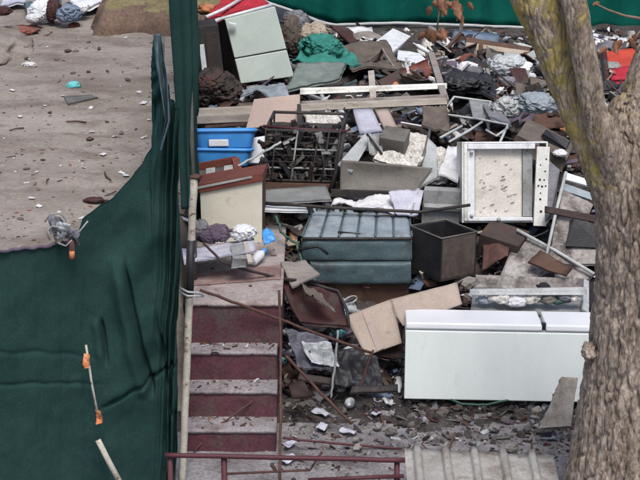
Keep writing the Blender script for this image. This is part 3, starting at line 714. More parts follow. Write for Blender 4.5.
# --- red wood frame and cream cabinet
def red_frame():
    Y = 13.95; root = thing('wooden_frame', 'red brown wooden drawer frame resting below the blue tubs', 'wooden frame', P(215, 181, Y))
    part(root, 'rail', lambda mb: mb.quad([(192, 165, Y + .2), (236, 157, Y + .2), (237, 165, Y + .2), (192, 172, Y + .2)], .03, 'red_wood'))
    part(root, 'rail', lambda mb: mb.quad([(189, 178, Y), (238, 169, Y), (239, 175, Y), (189, 185, Y)], .03, 'red_wood'))
    part(root, 'side', lambda mb: mb.quad([(232, 158, Y + .2), (239, 157, Y + .2), (243, 172, Y - .02), (235, 173, Y - .02)], .03, 'red_wood'))
    part(root, 'bottom', lambda mb: mb.quad([(196, 170, Y + .19), (236, 164, Y + .19), (237, 171, Y + .01), (196, 178, Y + .01)], .02, 'dull_metal', 8, 4, .01, 9))
    part(root, 'divider', lambda mb: [mb.quad([(x, 170 - (x - 196) * .15, Y + .17), (x + 9, 168.6 - (x - 196) * .15, Y + .17), (x + 9, 174 - (x - 196) * .15, Y + .03), (x, 175.6 - (x - 196) * .15, Y + .03)], .004, 'light_metal') for x in (206, 224)])
red_frame()
def cream_cabinet():
    Y = 13.45; q = [P(200, 192, Y), P(262, 180, Y + .02), P(262, 243, Y + .02), P(202, 248, Y)]; e = Vector((.02, .32, -.03))
    root = thing('cabinet', 'cream cabinet with a brown top edge standing behind the landing', 'cabinet', q[3])
    part(root, 'body', lambda mb: mb.hexa([q[3] + e * .1, q[2] + e * .1, q[2] + e, q[3] + e, q[0] + e * .1, q[1] + e * .1, q[1] + e, q[0] + e], 'brown_wood'))
    part(root, 'door', lambda mb: mb.hexa([q[3], q[2], q[2] + e * .09, q[3] + e * .09, q[0], q[1], q[1] + e * .09, q[0] + e * .09], 'cream_board'), .004)
    t = [P(198, 184, Y - .02), P(263, 173, Y), P(263, 181.5, Y), P(199, 193.5, Y - .02)]
    part(root, 'top', lambda mb: mb.hexa([t[3], t[2], t[2] + e * 1.1, t[3] + e * 1.1, t[0], t[1], t[1] + e * 1.1, t[0] + e * 1.1], 'red_wood'), .004)
    part(root, 'edge_strip', lambda mb: mb.quad([(197, 187, Y - .03), (252, 176, Y - .01), (252, 178, Y - .01), (198, 189, Y - .03)], .006, 'light_metal'))
cream_cabinet()
solo('white_board', 'plain white board propped right of the blue tubs', 'board', lambda mb: mb.quad([(249, 138, 15.0), (269, 135, 15.05), (268, 163, 14.8), (247, 163, 14.8)], .02, 'white_plastic'), .003)
# --- the burnt rack
def rack():
    Y = 14.35; root = thing('oven_rack_frame', 'black burnt metal oven frame full of bars in front of the beams', 'metal frame', P(303, 190, Y))
    a, b, c, d = P(266, 130, Y + .12), P(340, 132, Y + .12), P(334, 182, Y), P(264, 180, Y)
    e = Vector((.06, .48, .02))
    def L(u, v, w=0): return a.lerp(b, u).lerp(d.lerp(c, u), v) + e * w
    def fr(mb):
        for w in (0, 1):
            mb.tube([L(0, 0, w), L(1, 0, w), L(1, 1, w), L(0, 1, w)], .016, 'burnt_metal', 6, closed=True)
        for u, v in ((0, 0), (1, 0), (1, 1), (0, 1)): mb.tube([L(u, v, 0), L(u, v, 1)], .016, 'burnt_metal', 6)
    part(root, 'frame', fr)
    def bars(mb):
        for i in range(1, 8): mb.tube([L(0, i / 8 + .03 * N(i * 9), 0), L(.5, i / 8 + .05 * N(i * 4), .02), L(1, i / 8 + .04 * N(i * 5, 3), 0)], .006 + .003 * (i % 3 == 0), 'grey_metal' if i % 3 == 0 else 'burnt_metal', 6)
        for i in (1, 3, 5, 6): mb.tube([L(i / 7 + .05 * N(i), 0, -.02), L(i / 7 - .04, 1, -.02)], .009, 'burnt_metal' if i != 3 else 'grey_metal', 6)
    part(root, 'bars', bars)
    part(root, 'side_plate', lambda mb: [mb.quad([L(1, 0, 0), L(1, 0, 1), L(1, 1, 1), L(1, 1, 0)], .012, 'burnt_metal', 8, 8, .02, 6, 2), mb.quad([L(.0, .02, .5), L(1, .02, .5), L(1, 1, .5), L(0, 1, .5)], .012, 'burnt_metal', 16, 12, .05, 8, 4)])
    def inner(mb):
        rn = random.Random(3)
        for i in range(190):
            p = L(rn.random(), .06 + .9 * rn.random(), .02 + .4 * rn.random())
            mb.box((-.5, -.5, -.5), (.5, .5, .5), rn.choice(['burnt_metal', 'burnt_metal', 'burnt_metal', 'burnt_metal', 'black_plastic', 'black_plastic', 'dull_metal', 'grey_metal', 'dark_wood', 'scorched']), TM(p, rn.uniform(0, 90), rn.uniform(0, 90), rn.uniform(0, 180)) @ Matrix.Diagonal((rn.uniform(.04, .26), rn.uniform(.008, .04), rn.uniform(.008, .06), 1)))
    part(root, 'burnt_works', inner)
    part(root, 'base', lambda mb: mb.quad([L(-.02, 1.02, -.06), L(1.0, 1.02, -.06), L(1.0, 1.2, -.04), L(-.02, 1.19, -.04)], .05, 'brown_wood'), .004)
    part(root, 'top_rod', lambda mb: mb.tube([L(-.05, -.06, .05), L(.5, -.03, .02), L(1.1, .0, .05)], .011, 'red_paint_metal', 8))
    part(root, 'leg', lambda mb: mb.tube([P(344, 134, Y), P(338, 165, Y - .05), P(330, 192, Y - .1)], .018, 'burnt_metal', 8))
rack()
# --- grey cabinet on its side with torn lining
def grey_cabinet():
    Y = 14.15; root = thing('metal_cabinet', 'open grey metal cabinet on its side with torn white lining', 'metal cabinet', P(385, 193, Y))
    q = [(341, 160, Y + .08), (433, 168, Y + .1), (416, 193, Y), (340, 192, Y)]
    part(root, 'front_panel', lambda mb: mb.quad(q, .012, 'dull_metal', 22, 14, .012, 3, 2, .05))
    part(root, 'left_panel', lambda mb: mb.quad([(366, 132, Y + .6), (372, 138, Y + .55), (352, 172, Y + .05), (338, 164, Y + .1)], .012, 'light_metal', 10, 10, .01, 5, 3))
    part(root, 'lining', lambda mb: [mb.quad([(378, 150, Y + .25), (424, 158, Y + .22), (416, 170, Y + .14), (374, 160, Y + .16)], .03, 'foam', 22, 12, .03, 9, 4),
        mb.quad([(400, 132, Y + .7), (428, 132, Y + .75), (420, 166, Y + .24), (398, 156, Y + .28)], .03, 'foam', 18, 20, .04, 8, 6)])
    part(root, 'inner_box', lambda mb: mb.box((-.11, -.1, -.09), (.11, .12, .09), 'dull_metal', TM(P(394, 143, Y + .42), 12, 6, -14)), .006)
    part(root, 'side_flap', lambda mb: mb.quad([(428, 138, Y + .5), (436, 146, Y + .45), (438, 178, Y + .0), (416, 189, Y + .02)], .012, 'light_metal', 12, 12, .02, 5, 7))
    part(root, 'edge', lambda mb: mb.tube([P(430, 128, Y + .75), P(427, 146, Y + .45), P(419, 166, Y + .15)], .014, 'dull_metal', 8))
    part(root, 'base_rail', lambda mb: mb.quad([(331, 190, Y - .02), (398, 192, Y - .02), (396, 198, Y - .02), (332, 197, Y - .02)], .03, 'burnt_metal'))
    part(root, 'bracket', lambda mb: [mb.quad([(366, 134, Y + .45), (380, 136, Y + .42), (383, 152, Y + .26), (370, 154, Y + .24)], .008, 'grey_metal', 12, 12, .07, 8, 3), mb.tube([P(367, 134, Y + .4), P(374, 143, Y + .32), P(382, 154, Y + .22)], .01, 'burnt_metal', 8)])
grey_cabinet()
# --- padded bench
def bench():
    Y = 13.25; root = thing('padded_bench', 'blue grey padded bench with two swollen front bands and a pale ribbed top', 'bench', P(357, 286, Y))
    def band(r0, r1, dy, seed, xl, xr):
        def fn(u, v):
            row = lerp(r0, r1, v); p = P(lerp(xl, xr, u), row, Y + dy)
            e = min(1, min(u, 1 - u) * 14)
            p.y -= .034 * (max(0, 1 - (2 * v - 1) ** 6)) ** .5 * (.35 + .65 * e ** .5) + .02 * FB(p.x * 4 + seed, p.z * 5, 3)
            return p
        return lambda mb: mb.sheet(fn, 50, 16, .06, 'vinyl')
    part(root, 'cushion', band(238.5, 261, .05, 1, 301, 412))
    part(root, 'cushion', band(261.5, 284, .0, 2, 310, 411))
    def top(mb):
        def fn(u, v):
            p = P(lerp(312, 409, u), 213, Y + .62).lerp(P(lerp(302, 412, u), 239, Y + .06), v)
            x = u * 6; w = abs(x % 1 - .5) * 2
            e = min(u, 1 - u, v, 1 - v) * 30
            p.z += .022 * (1 - w ** 6) * min(1, e) + .012 * FB(p.x * 5, p.y * 5, 2)
            return p
        mb.sheet(fn, 96, 20, .03, 'vinyl_panel')
    part(root, 'ribbed_top', top)
    part(root, 'divider', lambda mb: [mb.tube([P(lerp(312, 409, i / 6), 213, Y + .62) + Vector((0, 0, .012)), P(lerp(302, 412, i / 6), 238, Y + .08) + Vector((0, 0, .014))], .008, 'vinyl', 6) for i in range(7)] + [mb.tube([P(302 + i * 11, 238.6 + .5 * N(i), Y + .02) for i in range(11)], .012, 'burnt_metal', 6)])
    part(root, 'back_rail', lambda mb: mb.tube([P(344, 215, Y + .55), P(376, 217, Y + .5), P(413, 215, Y + .5)], .014, 'burnt_metal', 8))
    part(root, 'front_rod', lambda mb: mb.tube([P(338, 232, Y + .14), P(374, 236, Y + .1)], .010, 'burnt_metal', 8))
    b0, b1 = P(316, 285, Y + .05), P(408, 285, Y + .05)
    part(root, 'base', lambda mb: mb.box((b0.x, Y + .03, b0.z - .16), (b1.x, Y + .6, b0.z + .30), 'brown_wood'))
    part(root, 'strap', lambda mb: mb.tube([P(298, 250, Y - .02), P(318, 246, Y - .05), P(328, 254, Y - .06)], .012, 'black_plastic', 6))
bench()
# --- dark box
def dark_box():
    Y = 13.2; F0 = P(440, 282, Y); h = .36; a = Vector((-.235, .24, .02)); b = Vector((.30, .24, -.03)); u = Vector((.015, .02, 1)).normalized() * h
    root = thing('open_box', 'dark scorched open box right of the padded bench', 'box', F0)
    def wall(p, v, mat, inw):
        t = inw * .016
        return lambda mb: mb.hexa([p, p + v, p + v + t, p + t, p + u, p + v + u, p + v + u + t, p + u + t], mat)
    an, bn = a.normalized(), b.normalized()
    part(root, 'left_side', wall(F0, a, 'black_plastic', bn), .003)
    part(root, 'right_side', wall(F0 + an * .001, b, 'box_side', an), .003)
    part(root, 'back_side', wall(F0 + b, a, 'black_plastic', -bn), .003)  # far walls black, shade inside the opening put into the colour
    part(root, 'back_side', wall(F0 + a, b, 'black_plastic', -an), .003)
    part(root, 'bottom', lambda mb: mb.hexa([F0, F0 + b, F0 + a + b, F0 + a] + [x + u * .06 for x in (F0, F0 + b, F0 + a + b, F0 + a)], 'burnt_metal'))
    r = [F0 + u, F0 + b + u, F0 + a + b + u, F0 + a + u]
    part(root, 'rim', lambda mb: mb.tube([x + Vector((0, 0, .004)) for x in r], .007, 'dull_metal', 6, closed=True))
dark_box()
# --- cardboard in front
def cardboards():
    root = thing('cardboard_box', 'flattened pinkish cardboard box between the bench and the white fridge', 'cardboard box', P(370, 356, 12.5))
    part(root, 'panel', lambda mb: mb.quad([(345, 316, 12.75), (392, 299, 12.78), (402, 343, 12.5), (366, 356, 12.45)], .008, 'cardboard', 12, 12, .008, 3, 1))
    part(root, 'flap', lambda mb: mb.quad([(386, 301, 12.8), (457, 282, 13.0), (462, 304, 12.85), (403, 326, 12.62)], .008, 'cardboard', 16, 8, .012, 3, 4))
    part(root, 'tape', lambda mb: mb.quad([(362, 312, 12.742), (368, 310, 12.744), (384, 348, 12.465), (377, 351, 12.46)], .002, 'pink_board'))
cardboards()
def maroon():
    root = thing('suitcase_shell', 'dark maroon broken shell leaning right of the landing', 'broken shell', P(318, 330, 12.6))
    part(root, 'shell', lambda mb: mb.quad([(282, 281, 12.8), (338, 291, 12.85), (348, 326, 12.62), (300, 322, 12.55)], .02, 'dark_red', 20, 16, .02, 3, 2, .12))
    part(root, 'rim', lambda mb: mb.tube([P(281, 280, 12.78), P(310, 283, 12.85), P(338, 291, 12.83), P(347, 310, 12.7), P(349, 327, 12.6)], .012, 'burnt_metal', 8))
    part(root, 'lining', lambda mb: mb.quad([(300, 284, 12.74), (322, 292, 12.75), (336, 312, 12.6), (318, 300, 12.6)], .01, 'brown_fabric', 10, 10, .05, 8, 5))
maroon()
solo('cardboard_piece', 'small tan cardboard piece lying on the maroon shell', 'cardboard piece', lambda mb: mb.quad([(280, 262, 12.95), (306, 260, 13.0), (320, 276, 12.8), (292, 288, 12.72)], .01, 'grey_wood', 10, 10, .03, 5, 7))
solo('plastic_sack', 'dark bluish plastic sack spread flat below the maroon shell', 'sack', lambda mb: [mb.quad([(284, 330, 12.45), (326, 336, 12.5), (350, 372, 12.35), (298, 366, 12.25)], .01, 'sack_film', 44, 36, .10, 4, 3), mb.quad([(300, 342, 12.38), (330, 344, 12.42), (340, 366, 12.3), (312, 362, 12.28)], .006, 'clear_film', 26, 22, .07, 7, 9)])
solo('black_sack', 'torn black sack below the flattened cardboard', 'sack', lambda mb: mb.quad([(334, 352, 12.5), (376, 352, 12.5), (384, 384, 12.3), (330, 384, 12.25)], .008, 'black_film', 40, 30, .10, 5, 8))
solo('curved_board', 'dark curved board leaning against the left end of the white fridge', 'board', lambda mb: mb.quad([(388, 328, 12.66), (404, 322, 12.7), (404, 358, 12.5), (374, 354, 12.5)], .012, 'dark_wood', 16, 14, .02, 4, 5, .07))
for i, (q, m, lb) in enumerate((([(352, 386, 12.2), (398, 384, 12.25), (398, 391, 12.2), (350, 393, 12.15)], 'burnt_metal', 'charred board lying flat left of the white fridge'), ([(300, 372, 12.2), (332, 378, 12.2), (330, 384, 12.15), (298, 379, 12.15)], 'scorched', 'scorched board lying below the bluish sack'), ([(288, 384, 12.1), (304, 380, 12.15), (312, 396, 12.0), (292, 398, 11.98)], 'dark_wood', 'dark board scrap right of the lowest steps'))):
    solo('burnt_board', lb, 'board', lambda mb: mb.quad(q, .02, m, 8, 4, .012, 5, i))
# --- box behind the fridge
def drawer_box():
    Y = 12.78; root = thing('metal_tray', 'open grey metal tray full of foam scraps behind the white fridge', 'tray', P(530, 307, Y))
    part(root, 'back', lambda mb: mb.quad([(476, 275, Y + .42), (585, 279, Y + .42), (585, 291, Y + .40), (475, 287, Y + .40)], .02, 'drywall', 12, 3, .006, 5, 1))
    part(root, 'front', lambda mb: mb.quad([(470, 289, Y + .04), (587, 287, Y + .06), (587, 295, Y + .04), (470, 295, Y + .02)], .02, 'light_metal', 10, 2, .006, 5, 3))
    part(root, 'side', lambda mb: mb.quad([(584, 279, Y + .42), (589, 281, Y + .42), (589, 313, Y), (583, 309, Y)], .02, 'light_metal'))
    part(root, 'bottom', lambda mb: mb.quad([(474, 287, Y + .41), (585, 291, Y + .41), (585, 317, Y - .02), (470, 313, Y - .02)], .02, 'grey_metal', 10, 6, .01, 4, 6))
    part(root, 'foam_scraps', lambda mb: [mb.lump(P(x, y - 5, Y + .08), (r, r * .8, r * .5), m, x, .5, 2.2, 3) for x, y, r, m in ((500, 302, .09, 'foam'), (516, 305, .10, 'white_paper'), (530, 303, .08, 'foam'), (548, 304, .07, 'dull_metal'), (484, 305, .06, 'vinyl_panel'), (565, 302, .06, 'grey_cloth'), (558, 306, .05, 'hose_green'), (575, 303, .05, 'foam'))])
drawer_box()
solo('wall_panel', 'broken grey wall panel with a pale metal edge leaning below the washing machine', 'broken panel', lambda mb: [mb.quad([(519, 232, 13.75), (594, 274, 13.35), (578, 288, 13.2), (500, 276, 13.3)], .03, 'drywall', 20, 12, .02, 4, 3), mb.tube([P(517, 230, 13.7), P(556, 251, 13.5), P(594, 274, 13.28)], .015, 'light_metal', 8)])
def tyre():
    c = P(568, 293, 13.2); root = thing('tyre', 'dark tyre lying half buried behind the metal tray', 'tyre', c)
    T = TM(c, 68, 10, 0).to_3x3().to_4x4(); T = Matrix.Translation(c) @ Euler((R(14), R(10), 0)).to_matrix().to_4x4()
    part(root, 'casing', lambda mb: mb.tube([T @ Vector((.2 * math.cos(t * math.pi / 16), .2 * math.sin(t * math.pi / 16), 0)) for t in range(32)], .062, 'rubber', 12, closed=True))
    part(root, 'tread', lambda mb: [mb.box((.252, -.012, -.035), (.266, .012, .035), 'rubber', T @ Matrix.Rotation(t * math.pi / 14, 4, 'Z')) for t in range(28)])
tyre()
def right_wreck():
    root = thing('broken_cupboard', 'collapsed grey cupboard panels with an opening painted black beside the tree trunk', 'broken cupboard', P(570, 262, 13.5))
    part(root, 'side_panel', lambda mb: mb.quad([(563, 190, 13.95), (593, 205, 13.9), (580, 236, 13.6), (548, 262, 13.45)], .03, 'drywall', 18, 18, .025, 4, 2))
    part(root, 'lower_panel', lambda mb: mb.quad([(552, 244, 13.55), (612, 250, 13.5), (612, 264, 13.4), (548, 264, 13.42)], .03, 'drywall', 12, 6, .015, 5, 5))
    part(root, 'black_slab', lambda mb: mb.quad([(574, 219, 13.6), (606, 226, 13.6), (604, 248, 13.5), (566, 246, 13.5)], .3, 'black_plastic'))  # solid black slab, the darkness of the opening put in as colour
    part(root, 'edge_rail', lambda mb: mb.tube([P(566, 172, 14.0), P(556, 212, 13.75), P(545, 262, 13.4)], .014, 'light_metal', 8))
    part(root, 'slat', lambda mb: mb.quad([(565, 172, 14.05), (590, 180, 14.05), (590, 186, 14.0), (564, 179, 14.0)], .02, 'white_plastic'))
    part(root, 'slat', lambda mb: mb.quad([(564, 183, 14.0), (592, 193, 14.0), (592, 200, 13.95), (563, 190, 13.95)], .02, 'vinyl_panel'))
right_wreck()
solo('plank', 'dark brown plank lying across the collapsed cupboard by the trunk', 'plank', lambda mb: mb.quad([(545, 206, 13.75), (600, 216, 13.7), (600, 223, 13.68), (545, 212, 13.72)], .03, 'dark_wood', 8, 2, .006, 4))
solo('splintered_board', 'splintered brown board poking up behind the tyre', 'board', lambda mb: mb.quad([(528, 262, 13.3), (540, 250, 13.4), (572, 268, 13.2), (566, 276, 13.15)], .02, 'brown_wood', 10, 6, .02, 6, 4))
solo('charred_box', 'charred black box half buried below the washing machine', 'box', lambda mb: mb.box((-.17, -.12, -.1), (.17, .16, .12), 'scorched', TM(P(502, 246, 13.7), 8, 10, -24)), .008)
solo('rusty_sheet', 'rust brown bent sheet between the open box and the broken wall panel', 'metal sheet', lambda mb: mb.quad([(484, 232, 13.75), (512, 226, 13.8), (508, 258, 13.45), (482, 270, 13.35)], .008, 'rusty_bar', 16, 14, .05, 5, 3))
solo('plank', 'dark grey plank standing between the washing machine and the broken cupboard', 'plank', lambda mb: mb.quad([(548, 160, 14.3), (560, 170, 14.2), (552, 212, 13.8), (545, 222, 13.75)], .03, 'grey_cloth', 4, 8, .01, 4))
solo('stone_slab', 'pale broken stone slab propped against the tree below the fridge', 'stone slab', lambda mb: mb.quad([(562, 376, 11.95), (578, 378, 11.95), (571, 426, 11.7), (540, 428, 11.65)], .07, 'slab_stone', 20, 20, .025, 6, 3))
# --- landing litter
solo('paper_sheet', 'large pale lilac paper sheet lying on the landing', 'paper', lambda mb: mb.quad([(182, 249, 12.95), (254, 238, 13.0), (256, 252, 12.6), (184, 264, 12.55)], .004, 'lilac_paper', 20, 10, .02, 4, 3))
solo('purple_rag', 'dark purple rag bundled on the landing against the cream cabinet', 'rag', lambda mb: [mb.lump(P(214, 234, 13.1), (.16, .12, .07), 'purple_cloth', 4, .5, 2, 5), mb.lump(P(200, 230, 13.1), (.07, .08, .08), 'grey_cloth', 6, .5, 2, 4)])
solo('white_bag', 'crumpled white plastic bag sitting on the lilac paper', 'plastic bag', lambda mb: mb.lump(P(243, 233, 12.95), (.10, .09, .06), 'white_plastic', 11, .4, 1.7, 5))
solo('wood_stick', 'short pale wooden stick leaning on the lilac paper', 'stick', lambda mb: mb.quad([(243, 242, 12.75), (247, 241, 12.75), (253, 262, 12.5), (248, 262, 12.5)], .02, 'pale_wood'))
solo('wrapped_parcel', 'small grey wrapped parcel on the landing beside the wooden stick', 'parcel', lambda mb: mb.quad([(230, 246, 12.72), (243, 243, 12.74), (247, 259, 12.55), (233, 259, 12.52)], .07, 'grey_metal', 6, 6, .01, 6), .006)
def bottle():
    o = P(252, 255, 12.9); o.z = LZ + .045; T = TM(o, 78, 0, 150); root = thing('plastic_bottle', 'small white bottle with a blue cap right of the landing', 'bottle', o)
    part(root, 'body', lambda mb: mb.tube([T @ Vector((0, 0, z)) for z in (0, .01, .12, .15, .165)], [.032, .038, .038, .022, .016], 'white_plastic', 14))
    part(root, 'cap', lambda mb: mb.tube([T @ Vector((0, 0, z)) for z in (.166, .195)], .02, 'blue_plastic', 12))
bottle()
solo('plastic_bag', 'blue plastic bag shred among dark junk right of the landing', 'plastic bag', lambda mb: mb.quad([(262, 234, 13.2), (272, 230, 13.25), (276, 240, 13.1), (264, 243, 13.05)], .004, 'blue_plastic', 14, 14, .06, 9, 4))

#BACK
# --- long beams and frames
def long_beam(label, q, th, mat, name='beam', cat='beam', amp=.004): return solo(name, label, cat, lambda mb: mb.quad(q, th, mat, 30, 3, amp, 2), .003)
def window_frame():
    Y = 16.1; root = thing('window_frame', 'long pale window frame lying across the heap with a cross post', 'window frame', P(370, 108, Y))
    part(root, 'rail', lambda mb: mb.quad([(300, 88, Y + .35), (447, 83, Y + .35), (447, 88.5, Y + .33), (300, 94.5, Y + .33)], .04, 'dirty_enamel', 24, 2, .004, 2, 1))
    part(root, 'rail', lambda mb: mb.quad([(302, 101, Y + .02), (447, 94, Y + .02), (447, 99, Y), (302, 106, Y)], .04, 'grey_wood', 24, 2, .004, 2, 3))
    part(root, 'cross_post', lambda mb: mb.quad([(368, 71, Y + .7), (374, 70, Y + .7), (377, 108, Y - .05), (371, 109, Y - .05)], .04, 'pale_wood'))
    part(root, 'end_rail', lambda mb: mb.quad([(428, 52, Y + 1.2), (434, 52, Y + 1.2), (449, 99, Y), (442, 99, Y)], .04, 'grey_wood'))
window_frame()
long_beam('long grey timber beam below the window frame, reaching the mesh fence', [(199, 108, 16.0), (446, 97.5, 15.9), (447, 104, 15.88), (199, 116, 15.98)], .08, 'pale_wood')
long_beam('shorter weathered beam end just above the blue tubs', [(197, 116, 15.7), (300, 111, 15.7), (300, 119, 15.68), (197, 124, 15.66)], .08, 'grey_wood')
long_beam('thin dark red rail above the blue tubs', [(205, 125, 15.4), (262, 121, 15.4), (262, 124, 15.4), (205, 128, 15.38)], .04, 'dark_red', 'rail', 'rail')
solo('pink_board', 'square pinkish grey board standing in front of the beams', 'board', lambda mb: mb.quad([(254, 99, 15.5), (300, 94, 15.55), (297, 126, 15.3), (246, 128, 15.25)], .04, 'pink_board', 8, 8, .006, 3), .004)
solo('black_beam', 'black metal upright between the pinkish board and the burnt rack', 'upright', lambda mb: mb.quad([(297, 104, 15.4), (301, 104, 15.4), (303, 136, 15.0), (298, 136, 15.0)], .04, 'burnt_metal'))
solo('foam_sheet', 'yellowish crumbling foam sheet behind the burnt rack', 'foam', lambda mb: mb.quad([(305, 114, 15.3), (336, 113, 15.4), (350, 127, 15.0), (306, 126, 14.95)], .04, 'foam', 22, 12, .05, 7, 3))
solo('pink_plank', 'faded pinkish plank slanting under the window frame', 'plank', lambda mb: mb.quad([(353, 109, 15.6), (372, 108, 15.65), (383, 132, 15.0), (360, 134, 14.95)], .03, 'lilac_paper', 4, 6, .01, 3))
solo('red_plank', 'narrow reddish plank slanting next to the faded pinkish one', 'plank', lambda mb: mb.quad([(375, 109, 15.6), (388, 108, 15.62), (398, 128, 15.05), (386, 131, 15.0)], .03, 'pink_board', 4, 6, .01, 3))
# --- back cloths
solo('teal_cloth', 'bright teal cloth crumpled behind the window frame', 'cloth', lambda mb: [mb.quad([(316, 40, 18.8), (336, 44, 18.8), (362, 66, 17.9), (292, 62, 17.9)], .012, 'teal_cloth', 30, 26, .12, 4, 3), mb.lump(P(322, 48, 18.3), (.22, .2, .14), 'teal_cloth', 5, .5, 2.2, 5)])
solo('grey_mat', 'grey green mat folded below the teal cloth', 'mat', lambda mb: mb.quad([(298, 64, 17.6), (346, 62, 17.6), (340, 80, 17.1), (285, 90, 16.8)], .03, 'grey_green_mat', 20, 16, .04, 3, 5))
solo('pale_rag', 'pale blue grey rag below the pale green fridge', 'rag', lambda mb: mb.quad([(246, 86, 16.9), (284, 84, 16.9), (290, 96, 16.4), (240, 95, 16.4)], .01, 'vinyl_panel', 20, 12, .06, 5, 2))
solo('beige_sack', 'beige sack sitting behind the teal cloth', 'sack', lambda mb: mb.lump(P(314, 36, 19.2), (.19, .16, .15), 'beige_bag', 4, .3, 1.7, 5))
solo('grey_bag', 'grey bag right of the pale green fridge top', 'bag', lambda mb: [mb.lump(P(296, 22, 20.0), (.14, .14, .13), 'grey_cloth', 9, .45, 2, 4)])
solo('brown_sack', 'upright brown sack squeezed beside the right edge of the pale green fridge', 'sack', lambda mb: mb.lump(P(292, 36, 19.2), (.11, .12, .22), 'brown_fabric', 3, .4, 2, 5))
solo('brown_hide', 'flat brown grey leather sheet spread behind the window frame', 'leather sheet', lambda mb: mb.quad([(338, 46, 18.8), (386, 44, 18.8), (404, 68, 17.8), (352, 72, 17.7)], .015, 'brown_fabric', 24, 18, .06, 3, 4))
solo('white_box', 'bright white box tilted near the bottom of the back fence', 'box', lambda mb: mb.hexa([P(374, 44, 18.9), P(391, 54, 18.5), P(411, 37, 19.1), P(394, 28, 19.4)] [0:0] or [P(373, 46, 18.9), P(392, 56, 18.5), P(394, 58, 18.9), P(376, 48, 19.2), P(373, 43, 18.9), P(392, 52, 18.5), P(411, 36, 19.1), P(393, 28, 19.5)], 'white_plastic'), .006)
solo('white_board', 'flat white board lying under the bright white box', 'board', lambda mb: mb.quad([(398, 50, 18.5), (420, 53, 18.4), (431, 67, 17.9), (396, 69, 17.85)], .03, 'white_plastic', 6, 6, .01, 3), .004)
solo('red_board', 'dark red board with white print in front of the back fence', 'board', lambda mb: [mb.quad([(330, 25, 20.3), (346, 26, 20.3), (362, 39, 19.8), (350, 43, 19.6)], .02, 'dark_red'), mb.quad([(346, 27, 20.25), (372, 26, 20.3), (374, 40, 19.7), (362, 39, 19.75)], .02, 'white_paper', 10, 8, .03, 6, 2)])
def parasol():
    root = thing('red_canopy', 'red collapsed canopy with white edges behind the pale green fridge', 'canopy', P(240, 24, 19.3))
    part(root, 'cloth', lambda mb: [mb.quad([(222, -4, 20.4), (262, -2, 20.4), (270, 6, 19.7), (205, 20, 19.2)], .012, 'red_cloth', 26, 16, .06, 3, 3), mb.quad([(205, 18, 19.3), (252, 6, 19.7), (262, 12, 19.5), (220, 24, 19.1)], .012, 'red_cloth', 22, 12, .05, 3, 8)])
    part(root, 'white_edge', lambda mb: [mb.tube([P(206, 17, 19.2), P(222, 10, 19.4), P(243, -2, 20.0)], .02, 'white_plastic', 8), mb.tube([P(220, 19, 19.15), P(246, 12, 19.3), P(272, 5, 19.6)], .02, 'white_plastic', 8), mb.tube([P(204, 26, 19.0), P(211, 23, 19.0), P(220, 19, 19.1)], .02, 'white_plastic', 8)])
parasol()
def black_appliance():
    root = thing('appliance', 'tall black appliance with a pale strip left of the pale green fridge', 'appliance', P(214, 82, 17.2)); T = TM(P(214, 82, 17.2), -6, -5, 8)
    part(root, 'body', lambda mb: mb.box((-.13, -.1, -.05), (.10, .35, .58), 'burnt_metal', T), .01)
    part(root, 'strip', lambda mb: mb.box((-.11, -.115, .12), (-.06, -.1, .40), 'white_plastic', T), .004)
    part(root, 'recess', lambda mb: mb.box((-.04, -.108, .10), (.08, -.098, .5), 'scorched', T), .004)
black_appliance()
solo('dark_sacks', 'pile of dark brown sacking below the black appliance', 'sack', lambda mb: [mb.lump(P(x, y, 16.6), (r, .2, r * .7), 'scorched', x, .45, 1.9, 4) for x, y, r in ((212, 84, .2), (226, 92, .18), (204, 96, .15))])
solo('orange_scrap', 'small orange and yellow scrap left of the red canopy', 'scrap', lambda mb: mb.lump(P(207, 9, 20.2), (.1, .08, .06), 'orange_plastic', 2, .6, 2, 3))
# right back
def bed_base():
    Y = 19.0; root = thing('bed_base', 'beige board bed base with a brown top rail near the back fence', 'bed base', P(500, 60, Y))
    part(root, 'board', lambda mb: mb.quad([(466, 42, Y), (529, 51, Y), (528, 63, Y - .1), (464, 58, Y - .1)], .05, 'beige_bag', 10, 4, .006, 3))
    part(root, 'rail', lambda mb: mb.quad([(466, 37, Y + .05), (530, 47, Y + .05), (530, 52, Y), (466, 42, Y)], .06, 'brown_wood'))
    part(root, 'leg', lambda mb: mb.quad([(479, 44, Y - .15), (483, 44, Y - .15), (484, 74, Y - .3), (479, 74, Y - .3)], .05, 'brown_wood'))
    part(root, 'leg', lambda mb: mb.quad([(524, 52, Y - .05), (529, 52, Y - .05), (530, 84, Y - .2), (525, 84, Y - .2)], .05, 'brown_wood'))
bed_base()
solo('clear_bag', 'crumpled clear plastic bag in front of the beige bed base', 'plastic bag', lambda mb: [mb.lump(P(508, 66, 17.9), (.2, .17, .12), 'clear_film', 6, .6, 2.2, 5), mb.lump(P(524, 70, 17.85), (.12, .1, .08), 'white_plastic', 3, .6, 2.2, 4)])
solo('black_sheet', 'black plastic sheeting bunched above the wire frame', 'plastic sheet', lambda mb: [mb.quad([(446, 76, 17.6), (492, 78, 17.5), (496, 96, 16.8), (444, 94, 16.8)], .015, 'black_film', 26, 18, .10, 3, 4), mb.lump(P(462, 86, 16.9), (.25, .2, .13), 'black_film', 7, .5, 2, 5)])
solo('brown_chest', 'dark brown chest of boards right of the clear bag', 'chest', lambda mb: [mb.quad([(498, 76, 17.6), (534, 82, 17.6), (533, 96, 17.4), (497, 88, 17.4)], .3, 'brown_wood'), mb.quad([(530, 76, 17.3), (560, 84, 17.3), (558, 100, 17.1), (532, 96, 17.1)], .2, 'brown_fabric')], .006)
